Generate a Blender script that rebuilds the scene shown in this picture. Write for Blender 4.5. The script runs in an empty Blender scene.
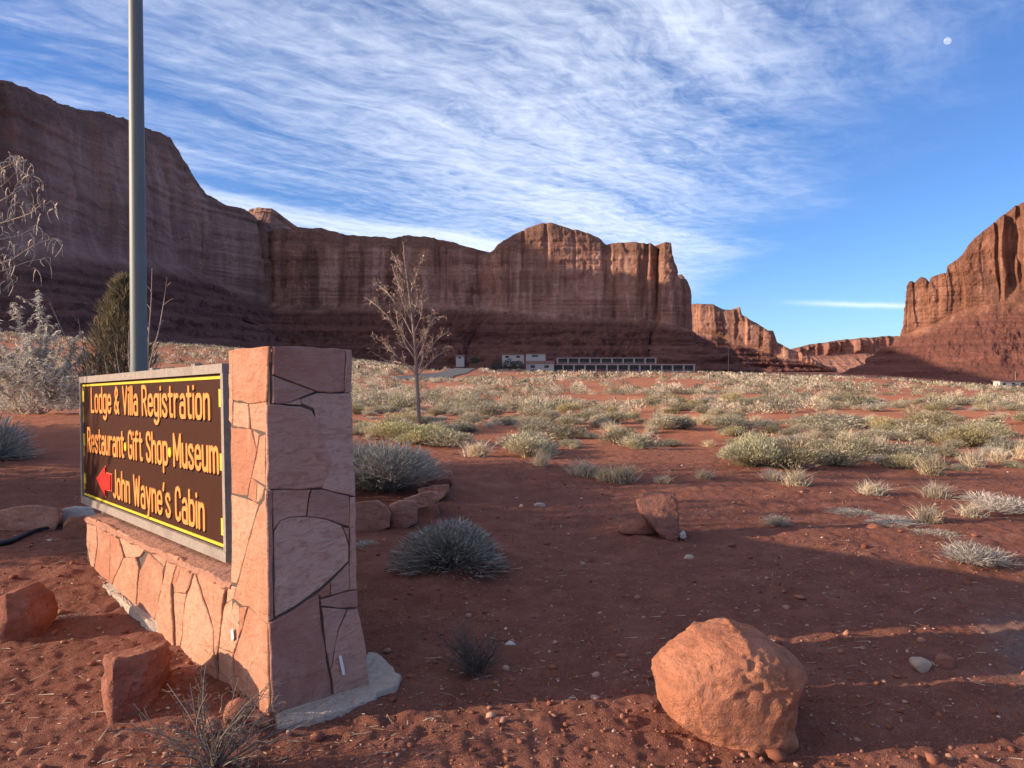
import bpy, bmesh, math, random
import numpy as np
from mathutils import Vector
R = math.radians
scene = bpy.context.scene
COL = scene.collection

# ------------------------------------------------------------------ camera
F = 750.0
HORIZON = 370.0
PITCH = math.atan((384 - HORIZON) / F)
CAM = np.array([0.0, 0.0, 1.6])
cam_d = bpy.data.cameras.new('camera')
cam_d.sensor_width = 36.0
cam_d.lens = F / 1024 * 36.0
cam_d.clip_start = 0.05
cam_d.clip_end = 60000
cam = bpy.data.objects.new('camera', cam_d)
cam.location = CAM
cam.rotation_euler = (math.pi / 2 - PITCH, 0, 0)
COL.objects.link(cam)
scene.camera = cam

# ------------------------------------------------------------------ view + sun + sky
scene.view_settings.view_transform = 'Standard'
scene.view_settings.look = 'None'
scene.view_settings.exposure = 0.98
scene.view_settings.gamma = 1.0
scene.view_settings.use_curve_mapping = False

SUN_EL = R(15.0)
SUN_A = R(8.5)             # the sun stands to the left, this far behind the camera
to_sun = Vector((-math.cos(SUN_A) * math.cos(SUN_EL), -math.sin(SUN_A) * math.cos(SUN_EL), math.sin(SUN_EL)))
sun_d = bpy.data.lights.new('sun', 'SUN')
sun_d.energy = 3.9
sun_d.angle = R(0.53)
sun_d.color = (1.0, 0.80, 0.58)
sun = bpy.data.objects.new('sun', sun_d)
sun.rotation_euler = to_sun.to_track_quat('Z', 'Y').to_euler()
sun.location = (-30, -8, 20)
COL.objects.link(sun)

world = bpy.data.worlds.new('World')
scene.world = world
world.use_nodes = True


class NT:
    """tiny helper for node trees"""
    def __init__(self, tree):
        self.t = tree
        self.n = tree.nodes
        self.n.clear()

    def node(self, kind, **kw):
        nd = self.n.new(kind)
        for k, v in kw.items():
            setattr(nd, k, v)
        return nd

    def put(self, sock, v):
        if v is None:
            return
        if hasattr(v, 'is_output') or isinstance(v, bpy.types.NodeSocket):
            self.t.links.new(v, sock)
        else:
            if sock.type == 'RGBA' and not isinstance(v, (int, float)) and len(v) == 3:
                v = (*v, 1)
            sock.default_value = v

    def math(self, op, a, b=None, c=None, clamp=False):
        nd = self.node('ShaderNodeMath', operation=op, use_clamp=clamp)
        self.put(nd.inputs[0], a); self.put(nd.inputs[1], b); self.put(nd.inputs[2], c)
        return nd.outputs[0]

    def vmath(self, op, a, b=None):
        nd = self.node('ShaderNodeVectorMath', operation=op)
        self.put(nd.inputs[0], a); self.put(nd.inputs[1], b)
        return nd.outputs[0]

    def sep(self, v):
        nd = self.node('ShaderNodeSeparateXYZ'); self.put(nd.inputs[0], v)
        return nd.outputs

    def comb(self, x, y, z):
        nd = self.node('ShaderNodeCombineXYZ')
        self.put(nd.inputs[0], x); self.put(nd.inputs[1], y); self.put(nd.inputs[2], z)
        return nd.outputs[0]

    def noise(self, vec, scale, detail=4, rough=0.55, dist=0.0, dim='3D'):
        nd = self.node('ShaderNodeTexNoise', noise_dimensions=dim)
        self.put(nd.inputs['Vector'], vec)
        nd.inputs['Scale'].default_value = scale
        nd.inputs['Detail'].default_value = detail
        nd.inputs['Roughness'].default_value = rough
        nd.inputs['Distortion'].default_value = dist
        return nd.outputs['Fac']

    def voronoi(self, vec, scale, feature='F1', out='Distance', rnd=1.0):
        nd = self.node('ShaderNodeTexVoronoi', feature=feature)
        self.put(nd.inputs['Vector'], vec)
        nd.inputs['Scale'].default_value = scale
        nd.inputs['Randomness'].default_value = rnd
        return nd.outputs[out]

    def ss(self, v, a, b, lo=0.0, hi=1.0):
        nd = self.node('ShaderNodeMapRange', interpolation_type='SMOOTHSTEP')
        self.put(nd.inputs[0], v); self.put(nd.inputs[1], a); self.put(nd.inputs[2], b)
        self.put(nd.inputs[3], lo); self.put(nd.inputs[4], hi)
        return nd.outputs[0]

    def mix(self, fac, a, b, mode='MIX'):
        nd = self.node('ShaderNodeMix', data_type='RGBA', blend_type=mode)
        self.put(nd.inputs[0], fac); self.put(nd.inputs[6], a); self.put(nd.inputs[7], b)
        return nd.outputs[2]

    def ramp(self, fac, stops):
        nd = self.node('ShaderNodeValToRGB')
        el = nd.color_ramp.elements
        while len(el) < len(stops):
            el.new(0.5)
        for e, (p, c) in zip(el, stops):
            e.position = p
            e.color = (*c, 1)
        self.put(nd.inputs[0], fac)
        return nd.outputs[0]

    def bump(self, h, strength, dist, normal=None):
        nd = self.node('ShaderNodeBump')
        nd.inputs['Strength'].default_value = strength
        nd.inputs['Distance'].default_value = dist
        self.put(nd.inputs['Height'], h)
        if normal is not None:
            self.put(nd.inputs['Normal'], normal)
        return nd.outputs[0]

    def coord(self, out='Object'):
        return self.node('ShaderNodeTexCoord').outputs[out]

    def pos(self):
        return self.node('ShaderNodeNewGeometry').outputs['Position']

    def attr(self, name):
        return self.node('ShaderNodeAttribute', attribute_name=name).outputs['Fac']

    def surface(self, color, rough=0.9, normal=None, spec=0.2, metallic=0.0, trans=None):
        b = self.node('ShaderNodeBsdfPrincipled')
        self.put(b.inputs['Base Color'], color)
        self.put(b.inputs['Roughness'], rough)
        self.put(b.inputs['Metallic'], metallic)
        b.inputs['Specular IOR Level'].default_value = spec
        if normal is not None:
            self.put(b.inputs['Normal'], normal)
        o = self.node('ShaderNodeOutputMaterial')
        sh = b.outputs[0]
        if trans:
            tr = self.node('ShaderNodeBsdfTranslucent')
            self.put(tr.inputs['Color'], color)
            mx = self.node('ShaderNodeMixShader')
            mx.inputs[0].default_value = trans
            self.t.links.new(sh, mx.inputs[1]); self.t.links.new(tr.outputs[0], mx.inputs[2])
            sh = mx.outputs[0]
        self.t.links.new(sh, o.inputs['Surface'])


def build_sky():
    t = NT(world.node_tree)
    d = t.coord('Generated')
    x, y, z = t.sep(d)
    sky = t.node('ShaderNodeTexSky', sky_type='NISHITA')
    sky.sun_disc = False
    sky.sun_elevation = SUN_EL
    sky.sun_rotation = math.atan2(to_sun.x, to_sun.y)
    sky.altitude = 1600
    sky.air_density = 1.0
    sky.dust_density = 0.6
    sky.ozone_density = 2.0
    skyc = t.mix(1.0, sky.outputs[0], (0.49, 0.67, 0.98), "MULTIPLY")
    # a thin cirrus deck, laid on a flat layer far overhead
    zz = t.math('ADD', t.math('MAXIMUM', z, 0.0), 0.02)
    X = t.math('DIVIDE', x, zz)
    Y = t.math('DIVIDE', y, zz)
    # along / across the streaks
    c, s = math.cos(R(47)), math.sin(R(47))
    al = t.math('ADD', t.math('MULTIPLY', X, c), t.math('MULTIPLY', Y, s))
    ac = t.math('SUBTRACT', t.math('MULTIPLY', Y, c), t.math('MULTIPLY', X, s))
    wob = t.math('MULTIPLY', t.math('SUBTRACT', t.noise(t.comb(X, Y, 0), 0.7, 3), 0.5), 0.7)
    ac2 = t.math('ADD', ac, wob)
    streak = t.noise(t.comb(t.math('MULTIPLY', al, 0.20), t.math('MULTIPLY', ac2, 2.3), 1.7), 1.0, 7, 0.54)
    broad = t.noise(t.comb(t.math('MULTIPLY', al, 0.5), t.math('MULTIPLY', ac2, 0.8), 5.1), 0.75, 3, 0.5)
    # fine ripples across the deck (mackerel texture)
    rip = t.noise(t.comb(t.math('MULTIPLY', al, 7.5), t.math('MULTIPLY', ac2, 16.0), 3.0), 1.0, 5, 0.62, 0.5)
    rip2 = t.noise(t.comb(t.math('MULTIPLY', X, 5.0), t.math('MULTIPLY', Y, 9.0), 9.0), 1.0, 5, 0.65, 0.8)
    dens = t.math('ADD', t.math('MULTIPLY', streak, 0.95), t.math('MULTIPLY', broad, 0.50))
    dens = t.math('ADD', dens, t.math('MULTIPLY', rip, t.ss(X, -2.0, 0.6, 0.20, 0.44)))
    dens = t.math('ADD', dens, t.math('MULTIPLY', rip2, t.ss(X, -2.0, 0.6, 0.14, 0.32)))
    # the deck ends along a ragged line to the right
    edge = t.math('SUBTRACT', X, t.math('ADD', 1.12, t.math('MULTIPLY', Y, 0.13)))
    edge = t.math('ADD', edge, t.math('MULTIPLY', t.math('SUBTRACT', t.noise(t.comb(X, Y, 2.0), 1.1, 5, 0.6), 0.5), 1.5))
    cover = t.ss(edge, -1.0, 0.25, 1.0, 0.0)
    # a little thicker to the left and low down
    thick = t.ss(X, -4.0, 1.2, 0.14, 0.0)
    low = t.ss(z, 0.36, 0.10, 0.0, 0.12)
    dens = t.math('ADD', t.math('ADD', dens, thick), low)
    m = t.ss(dens, 0.86, 1.44)
    m = t.math('MULTIPLY', m, cover)
    m = t.math('MULTIPLY', m, t.ss(z, -0.01, 0.06))
    # one low flat streak over the gap between the mesas
    az = t.math('DIVIDE', x, t.math('MAXIMUM', y, 0.01))
    el = t.math('DIVIDE', z, t.math('MAXIMUM', y, 0.01))
    dz = t.math('SUBTRACT', el, t.math('SUBTRACT', 0.0875, t.math('MULTIPLY', t.math('SUBTRACT', az, 0.44), 0.03)))
    g = t.math('MULTIPLY', dz, 260.0)
    g = t.math('ADD', g, t.math('MULTIPLY', t.math('SUBTRACT', t.noise(t.comb(t.math('MULTIPLY', az, 40.0), el, 0), 1.0, 3), 0.5), 1.0))
    g = t.math('EXPONENT', t.math('MULTIPLY', t.math('MULTIPLY', g, g), -1.3))
    g = t.math('MULTIPLY', g, t.math('MULTIPLY', t.ss(az, 0.33, 0.46), t.ss(az, 0.60, 0.50)))
    m = t.math('MAXIMUM', m, t.math('MULTIPLY', t.math('MULTIPLY', g, 0.75), t.ss(y, 0.0, 0.2)))
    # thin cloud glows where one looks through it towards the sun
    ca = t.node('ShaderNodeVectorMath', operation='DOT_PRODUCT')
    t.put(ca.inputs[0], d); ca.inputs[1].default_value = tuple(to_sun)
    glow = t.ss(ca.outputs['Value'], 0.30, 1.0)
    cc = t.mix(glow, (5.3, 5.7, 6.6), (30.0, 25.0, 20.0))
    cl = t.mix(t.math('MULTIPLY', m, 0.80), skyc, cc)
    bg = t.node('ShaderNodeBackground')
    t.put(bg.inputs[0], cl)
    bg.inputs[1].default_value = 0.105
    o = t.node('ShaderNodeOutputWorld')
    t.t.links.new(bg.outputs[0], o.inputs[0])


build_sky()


# ------------------------------------------------------------------ maths helpers
def _h(ix, iy, iz, seed):
    h = (ix.astype(np.int64) * 374761393 + iy.astype(np.int64) * 668265263 + iz.astype(np.int64) * 2147483647 + seed * 974711) & 0xFFFFFFFF
    h = ((h ^ (h >> 13)) * 1274126177) & 0xFFFFFFFF
    h = ((h ^ (h >> 16)) * 2246822519) & 0xFFFFFFFF
    return ((h ^ (h >> 15)) & 0xFFFF) / 65535.0


def vnoise(x, y, z=None, seed=0):
    """value noise in [-1,1]"""
    x = np.asarray(x, float); y = np.asarray(y, float)
    z = np.zeros_like(x) if z is None else np.asarray(z, float) + 0 * x
    ix, iy, iz = np.floor(x), np.floor(y), np.floor(z)
    fx, fy, fz = x - ix, y - iy, z - iz
    q = lambda f: f * f * f * (f * (f * 6 - 15) + 10)
    fx, fy, fz = q(fx), q(fy), q(fz)
    flat = not np.any(fz)
    def layer(k):
        a = _h(ix, iy, iz + k, seed); b = _h(ix + 1, iy, iz + k, seed)
        c = _h(ix, iy + 1, iz + k, seed); d = _h(ix + 1, iy + 1, iz + k, seed)
        return (a * (1 - fx) + b * fx) * (1 - fy) + (c * (1 - fx) + d * fx) * fy
    r = layer(0)
    if not flat:
        r = r * (1 - fz) + layer(1) * fz
    return r * 2 - 1


def fbm(x, y, z=None, seed=0, oct=4, gain=0.5, lac=2.03):
    s = 0; a = 1; tot = 0
    for k in range(oct):
        s = s + a * vnoise(np.asarray(x) * lac ** k, np.asarray(y) * lac ** k, None if z is None else np.asarray(z) * lac ** k, seed + k * 17)
        tot += a
        a *= gain
    return s / tot


def sstep(a, b, x):
    t = np.clip((np.asarray(x, float) - a) / (b - a), 0, 1)
    return t * t * (3 - 2 * t)


def ray(px, py):
    f = np.array([0, math.cos(PITCH), -math.sin(PITCH)])
    u = np.array([0, math.sin(PITCH), math.cos(PITCH)])
    return f + np.array([1, 0, 0]) * ((px - 512) / F) + u * ((384 - py) / F)


def at(px, py, Y):
    d = ray(px, py)
    return CAM + d * (Y / d[1])


def on_plane(px, py, P, n):
    d = ray(px, py)
    return CAM + d * (np.dot(np.asarray(P) - CAM, n) / np.dot(d, n))


# ------------------------------------------------------------------ object helpers
def tag(o, label=None, cat=None, group=None, kind=None):
    if label: o['label'] = label
    if cat: o['category'] = cat
    if group: o['group'] = group
    if kind: o['kind'] = kind
    return o


def thing(name, label, cat, loc=(0, 0, 0), group=None):
    o = bpy.data.objects.new(name, None)
    o.empty_display_size = 0.1
    o.location = loc
    COL.objects.link(o)
    return tag(o, label, cat, group)


def mesh_from(name, V, faces, smooth=False):
    V = np.asarray(V, float)
    me = bpy.data.meshes.new(name)
    if isinstance(faces, np.ndarray):
        n, k = faces.shape
        me.vertices.add(len(V)); me.loops.add(n * k); me.polygons.add(n)
        me.vertices.foreach_set('co', V.ravel())
        me.polygons.foreach_set('loop_start', np.arange(0, n * k, k, dtype=np.int32))
        me.polygons.foreach_set('loop_total', np.full(n, k, dtype=np.int32))
        me.loops.foreach_set('vertex_index', faces.astype(np.int32).ravel())
        me.update(calc_edges=True)
        me.validate()
    else:
        me.from_pydata([tuple(v) for v in V], [], [tuple(int(i) for i in f) for f in faces])
        me.update()
    if smooth:
        me.polygons.foreach_set('use_smooth', np.ones(len(me.polygons), dtype=bool))
    return me


def mk(name, V, faces, m, parent=None, origin=(0, 0, 0), smooth=False):
    """one mesh object; V in world space, origin = where the object (or its parent) stands"""
    V = np.asarray(V, float) - np.asarray(origin, float)
    me = mesh_from(name, V, faces, smooth)
    for mm in (m if isinstance(m, (list, tuple)) else [m]):
        me.materials.append(mm)
    o = bpy.data.objects.new(name, me)
    COL.objects.link(o)
    if parent is not None:
        o.parent = parent
    else:
        o.location = origin
    return o


def copy_tree(o, parent=None):
    c = o.copy()
    COL.objects.link(c)
    if parent is not None:
        c.parent = parent
    for ch in list(o.children):
        copy_tree(ch, c)
    return c


class MB:
    """collects shapes into one mesh"""
    def __init__(self):
        self.V = []; self.Fc = []; self.n = 0

    def add(self, V, faces):
        V = np.asarray(V, float)
        self.V.append(V)
        for f in faces:
            self.Fc.append([int(i) + self.n for i in f])
        self.n += len(V)

    def box(self, lo, hi):
        x0, y0, z0 = lo; x1, y1, z1 = hi
        V = [(x0, y0, z0), (x1, y0, z0), (x1, y1, z0), (x0, y1, z0), (x0, y0, z1), (x1, y0, z1), (x1, y1, z1), (x0, y1, z1)]
        self.add(V, [(0, 3, 2, 1), (4, 5, 6, 7), (0, 1, 5, 4), (1, 2, 6, 5), (2, 3, 7, 6), (3, 0, 4, 7)])

    def obox(self, O, ex, ey, ez):
        """box from corner O along three edge vectors"""
        O, ex, ey, ez = [np.asarray(a, float) for a in (O, ex, ey, ez)]
        V = [O, O + ex, O + ex + ey, O + ey, O + ez, O + ex + ez, O + ex + ey + ez, O + ey + ez]
        self.add(V, [(0, 3, 2, 1), (4, 5, 6, 7), (0, 1, 5, 4), (1, 2, 6, 5), (2, 3, 7, 6), (3, 0, 4, 7)])

    def tube(self, pts, rad, sides=6, cap=True):
        pts = np.asarray(pts, float)
        k = len(pts)
        rad = np.broadcast_to(np.asarray(rad, float), (k,))
        T = np.gradient(pts, axis=0)
        T /= np.linalg.norm(T, axis=1)[:, None] + 1e-9
        ref = np.array([0, 0, 1.0]) if abs(T[0, 2]) < 0.9 else np.array([1.0, 0, 0])
        A = np.cross(T, ref); A /= np.linalg.norm(A, axis=1)[:, None] + 1e-9
        B = np.cross(T, A)
        ang = np.linspace(0, 2 * np.pi, sides, endpoint=False)
        V = (pts[:, None, :] + rad[:, None, None] * (np.cos(ang)[None, :, None] * A[:, None, :] + np.sin(ang)[None, :, None] * B[:, None, :])).reshape(-1, 3)
        fs = []
        for i in range(k - 1):
            for j in range(sides):
                a = i * sides + j; b = i * sides + (j + 1) % sides
                fs.append((a, b, b + sides, a + sides))
        if cap:
            fs.append(list(range(sides))[::-1])
            fs.append([(k - 1) * sides + j for j in range(sides)])
        self.add(V, fs)

    def build(self, name, m, parent=None, origin=(0, 0, 0), smooth=False):
        return mk(name, np.concatenate(self.V), self.Fc, m, parent, origin, smooth)


def material(name, fn):
    m = bpy.data.materials.new(name)
    m.use_nodes = True
    fn(NT(m.node_tree))
    return m
# ------------------------------------------------------------------ the lie of the land
_far_a = np.array([-0.75, -0.40, -0.22, -0.15, -0.10, 0.0, 0.25, 0.50, 0.66, 0.80])
_far_y = np.array([340., 350., 360., 366., 370.5, 371., 372.5, 377., 386.5, 389.])
MOUNDS = [(-3.4, 6.0, 1.0, 0.10), (-10.5, 17, 6.0, 0.55), (-0.42, 6.05, 0.55, 0.13), (-1.6, 9.4, 1.3, 0.12),
          (3.0, 11.5, 2.2, 0.10), (-0.2, 11.2, 1.3, 0.14), (1.25, 7.25, 0.45, 0.05), (-1.4, 5.2, 0.7, -0.03)]


ROAD = [(-14.5, 100), (-14, 125), (-13.6, 160), (-14.2, 200), (-15.5, 255), (-19, 300)]


def road_dist(x, y):
    yy = np.array([q[1] for q in ROAD]); xx = np.array([q[0] for q in ROAD])
    return np.abs(x - np.interp(y, yy, xx)) + np.maximum(0, yy[0] - y) + np.maximum(0, y - yy[-1])


def H(x, y, fine=True):
    x = np.asarray(x, float); y = np.asarray(y, float)
    d = np.hypot(x, y)
    a = np.where(y > 1, x / np.maximum(y, 1), np.sign(x) * 0.75)
    a = np.clip(a, -0.75, 0.8)
    yt = np.interp(a, _far_a, _far_y)
    z = (1.6 + (HORIZON - yt) / F * 400.0) * sstep(25, 400, d) * sstep(-20, 20, y)
    z = z + fbm(x / 14, y / 14, seed=3, oct=3) * 0.28 * sstep(9, 40, d)
    z = z + fbm(x / 4.2, y / 4.2, seed=5, oct=3) * 0.10 * sstep(5, 16, d)
    z = z + fbm(x / 1.6, y / 1.6, seed=7, oct=3) * 0.028 + fbm(x / 2.2, y / 0.40, seed=8, oct=3) * 0.014 * (1 - sstep(15, 40, d))
    rd = road_dist(x, y)
    z = z + 1.15 * sstep(105, 250, y) * (1 - sstep(3.0, 11.0, rd))
    for mx, my, mr, mh in MOUNDS:
        z = z + mh * np.exp(-((x - mx) ** 2 + (y - my) ** 2) / (mr * mr))
    if fine:
        fade = 1 - sstep(12, 40, d)
        z = z + fade * (fbm(x / 0.42, y / 0.42, seed=11, oct=3) * 0.020 + np.abs(fbm(x / 0.16, y / 0.16, seed=13, oct=3)) * 0.024 + fbm(x / 0.055, y / 0.055, seed=19, oct=2) * 0.0085)
    return z


def Hs(x, y):
    return float(H(np.array([x]), np.array([y]), fine=False)[0])


def gp(px, py):
    """where the ray through a pixel meets the land"""
    d = ray(px, py)
    lo, hi = 0.5, 600.0
    ts = np.geomspace(0.8, 900, 900)
    P = CAM[None, :] + d[None, :] * ts[:, None]
    below = P[:, 2] < H(P[:, 0], P[:, 1], fine=False)
    i = int(np.argmax(below)) if below.any() else len(ts) - 1
    p = P[i]
    return np.array([p[0], p[1], Hs(p[0], p[1])])


def soil_nodes(t):
    p = t.pos()
    x, y, z = t.sep(p)
    n1 = t.noise(p, 0.35, 5, 0.6)
    n2 = t.noise(p, 3.2, 6, 0.65)
    n3 = t.noise(p, 28.0, 5, 0.7)
    n4 = t.noise(p, 150.0, 3, 0.7)
    dist = t.vmath('LENGTH', p)
    dd = t.node('ShaderNodeVectorMath', operation='LENGTH'); t.put(dd.inputs[0], p)
    dist = dd.outputs['Value']
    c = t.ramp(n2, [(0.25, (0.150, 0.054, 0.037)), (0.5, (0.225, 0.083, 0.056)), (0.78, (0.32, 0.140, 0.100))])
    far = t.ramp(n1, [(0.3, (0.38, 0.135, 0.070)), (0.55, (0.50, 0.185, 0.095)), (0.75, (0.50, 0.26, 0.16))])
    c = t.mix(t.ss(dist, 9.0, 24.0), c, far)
    c = t.mix(t.math('MULTIPLY', t.ss(n3, 0.50, 0.72), 0.55), c, (0.36, 0.165, 0.105))
    c = t.mix(t.math('MULTIPLY', t.ss(n4, 0.54, 0.66), 0.75), c, (0.075, 0.040, 0.027))
    c = t.mix(t.math('MULTIPLY', t.ss(n4, 0.46, 0.32), 0.6), c, (0.40, 0.195, 0.140))
    # grey chippings spilling in from the road edge at the right
    gx = t.math('SUBTRACT', x, t.math('ADD', 2.15, t.math('MULTIPLY', t.math('SUBTRACT', y, 3.0), 0.45)))
    gm = t.math('ADD', gx, t.math('MULTIPLY', t.math('SUBTRACT', n2, 0.5), 0.9))
    gmask = t.math('MULTIPLY', t.ss(gm, -0.1, 0.35), t.ss(y, 5.5, 4.2))
    grav = t.ramp(t.noise(p, 90.0, 3, 0.7), [(0.3, (0.10, 0.07, 0.06)), (0.6, (0.25, 0.20, 0.18)), (0.8, (0.42, 0.37, 0.33))])
    c = t.mix(t.math('MULTIPLY', gmask, 0.8), c, grav)
    # pale specks of gravel
    v = t.node('ShaderNodeTexVoronoi'); t.put(v.inputs['Vector'], p); v.inputs['Scale'].default_value = 26.0
    rn = t.sep(v.outputs['Color'])[0]
    spk = t.math('MULTIPLY', t.ss(v.outputs['Distance'], 0.24, 0.16), t.ss(rn, 0.80, 0.84))
    c = t.mix(t.math('MULTIPLY', spk, 0.55), c, t.ramp(t.sep(v.outputs['Color'])[1], [(0.0, (0.32, 0.16, 0.11)), (0.6, (0.45, 0.28, 0.21)), (1.0, (0.62, 0.50, 0.42))]))
    h = t.math('ADD', t.math('MULTIPLY', n3, 0.6), t.math('MULTIPLY', n4, 0.35))
    h = t.math('ADD', h, t.math('MULTIPLY', spk, 0.35))
    nb = t.bump(h, 1.0, 0.035)
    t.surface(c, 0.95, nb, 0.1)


M_soil = material('red_soil', soil_nodes)


def build_ground():
    r1 = np.concatenate([np.geomspace(0.3, 1.5, 30)[:-1], np.geomspace(1.5, 34, 760)])
    r2 = np.geomspace(34, 9000, 190)[1:]
    r = np.concatenate([r1, r2])
    a_in = np.linspace(R(-46), R(46), 680)
    a_out = np.linspace(R(46), R(360 - 46), 90)[1:-1]
    a = np.concatenate([a_in, a_out])
    A, RR = np.meshgrid(a, r)
    X = RR * np.sin(A); Y = RR * np.cos(A)
    Z = H(X, Y)
    V = np.stack([X, Y, Z], -1).reshape(-1, 3)
    nr, na = RR.shape
    i = np.arange(nr - 1)[:, None] * na
    j = np.arange(na)[None, :]
    j2 = (j + 1) % na
    q = np.stack([i + j, i + na + j, i + na + j2, i + j2], -1).reshape(-1, 4)
    o = mk('ground', V, q, M_soil, smooth=True)
    tag(o, kind='structure')
    return o


build_ground()


# ------------------------------------------------------------------ rock country
def rock_nodes(t, cliff, cliff2, talus, talus2, streak=1.0, band=0.10):
    p = t.pos()
    x, y, z = t.sep(p)
    zone = t.attr('zone')
    big = t.noise(p, 0.022, 4, 0.55)
    warp = t.math('MULTIPLY', t.math('SUBTRACT', big, 0.5), 26.0)
    zb = t.math('ADD', z, warp)
    strata = t.noise(t.comb(t.math('MULTIPLY', x, 0.006), t.math('MULTIPLY', y, 0.006), t.math('MULTIPLY', zb, band)), 1.0, 6, 0.65)
    stk = t.noise(t.comb(t.math('MULTIPLY', x, 0.095), t.math('MULTIPLY', y, 0.095), t.math('MULTIPLY', z, 0.010)), 1.0, 5, 0.6, 0.4)
    stk2 = t.noise(t.comb(t.math('MULTIPLY', x, 0.30), t.math('MULTIPLY', y, 0.30), t.math('MULTIPLY', z, 0.022)), 1.0, 4, 0.6)
    fine = t.noise(p, 0.45, 6, 0.7)
    c = t.mix(t.ss(big, 0.35, 0.68), cliff, cliff2)
    c = t.mix(t.math('MULTIPLY', t.ss(strata, 0.44, 0.62), 0.50), c, (cliff[0] * 0.50, cliff[1] * 0.46, cliff[2] * 0.48))
    stk3 = t.noise(t.comb(t.math('MULTIPLY', x, 0.045), t.math('MULTIPLY', y, 0.045), t.math('MULTIPLY', z, 0.010)), 1.0, 4, 0.55, 0.8)
    broadm = t.math('MULTIPLY', t.ss(stk3, 0.50, 0.62), 0.55)
    c = t.mix(broadm, c, (cliff[0] * 0.55, cliff[1] * 0.50, cliff[2] * 0.50))
    c = t.mix(t.math('MULTIPLY', t.ss(stk3, 0.46, 0.34), 0.5), c, (cliff[0] * 1.3, cliff[1] * 1.3, cliff[2] * 1.3))
    dark = t.math('MULTIPLY', t.ss(t.math('ADD', t.math('MULTIPLY', stk, 0.7), t.math('MULTIPLY', stk2, 0.3)), 0.50, 0.62), 0.80 * streak)
    c = t.mix(dark, c, (0.105, 0.056, 0.046))
    pale = t.math('MULTIPLY', t.ss(t.math('ADD', t.math('MULTIPLY', stk, 0.5), t.math('MULTIPLY', stk2, 0.5)), 0.48, 0.38), 0.7 * streak)
    c = t.mix(pale, c, (cliff[0] * 1.35 + 0.03, cliff[1] * 1.55 + 0.03, cliff[2] * 1.7 + 0.03))
    c = t.mix(t.math('MULTIPLY', t.ss(fine, 0.5, 0.75), 0.35), c, (cliff[0] * 0.5, cliff[1] * 0.5, cliff[2] * 0.5))
    # rubble slope
    tb = t.noise(t.comb(t.math('MULTIPLY', x, 0.012), t.math('MULTIPLY', y, 0.012), t.math('MULTIPLY', z, 0.32)), 1.0, 5, 0.65)
    tc = t.mix(t.ss(tb, 0.38, 0.62), talus, talus2)
    rub = t.noise(p, 0.8, 5, 0.75)
    tc = t.mix(t.math('MULTIPLY', t.ss(rub, 0.55, 0.70), 0.7), tc, (talus2[0] * 1.9, talus2[1] * 2.0, talus2[2] * 2.1))
    tc = t.mix(t.math('MULTIPLY', t.ss(rub, 0.44, 0.30), 0.6), tc, (talus[0] * 0.35, talus[1] * 0.35, talus[2] * 0.35))
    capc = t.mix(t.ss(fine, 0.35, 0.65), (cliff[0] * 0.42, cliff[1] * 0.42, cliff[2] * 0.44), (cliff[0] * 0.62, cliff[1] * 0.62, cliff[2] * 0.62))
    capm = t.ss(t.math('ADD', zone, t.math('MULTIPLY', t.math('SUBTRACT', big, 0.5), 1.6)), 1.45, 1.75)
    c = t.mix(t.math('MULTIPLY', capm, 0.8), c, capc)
    c = t.mix(t.math('MINIMUM', zone, 1.0), tc, c)
    h = t.math('ADD', t.math('MULTIPLY', strata, 1.3), t.math('MULTIPLY', fine, 0.8))
    h = t.math('ADD', h, t.math('MULTIPLY', stk2, 0.22))
    h = t.math('ADD', h, t.math('MULTIPLY', rub, 0.5))
    t.surface(c, 0.95, t.bump(h, 1.0, 3.0), 0.1)


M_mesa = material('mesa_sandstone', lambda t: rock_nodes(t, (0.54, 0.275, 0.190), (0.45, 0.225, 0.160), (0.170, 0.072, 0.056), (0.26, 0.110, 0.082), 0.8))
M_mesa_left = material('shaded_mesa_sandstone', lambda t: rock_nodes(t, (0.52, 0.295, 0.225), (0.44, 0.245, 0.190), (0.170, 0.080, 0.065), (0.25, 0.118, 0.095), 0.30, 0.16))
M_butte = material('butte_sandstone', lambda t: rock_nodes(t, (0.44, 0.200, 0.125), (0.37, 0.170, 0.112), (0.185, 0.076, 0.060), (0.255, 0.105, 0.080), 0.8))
M_far = material('far_sandstone', lambda t: rock_nodes(t, (0.36, 0.17, 0.12), (0.28, 0.14, 0.11), (0.30, 0.14, 0.10), (0.38, 0.19, 0.13), 0.5))


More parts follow.
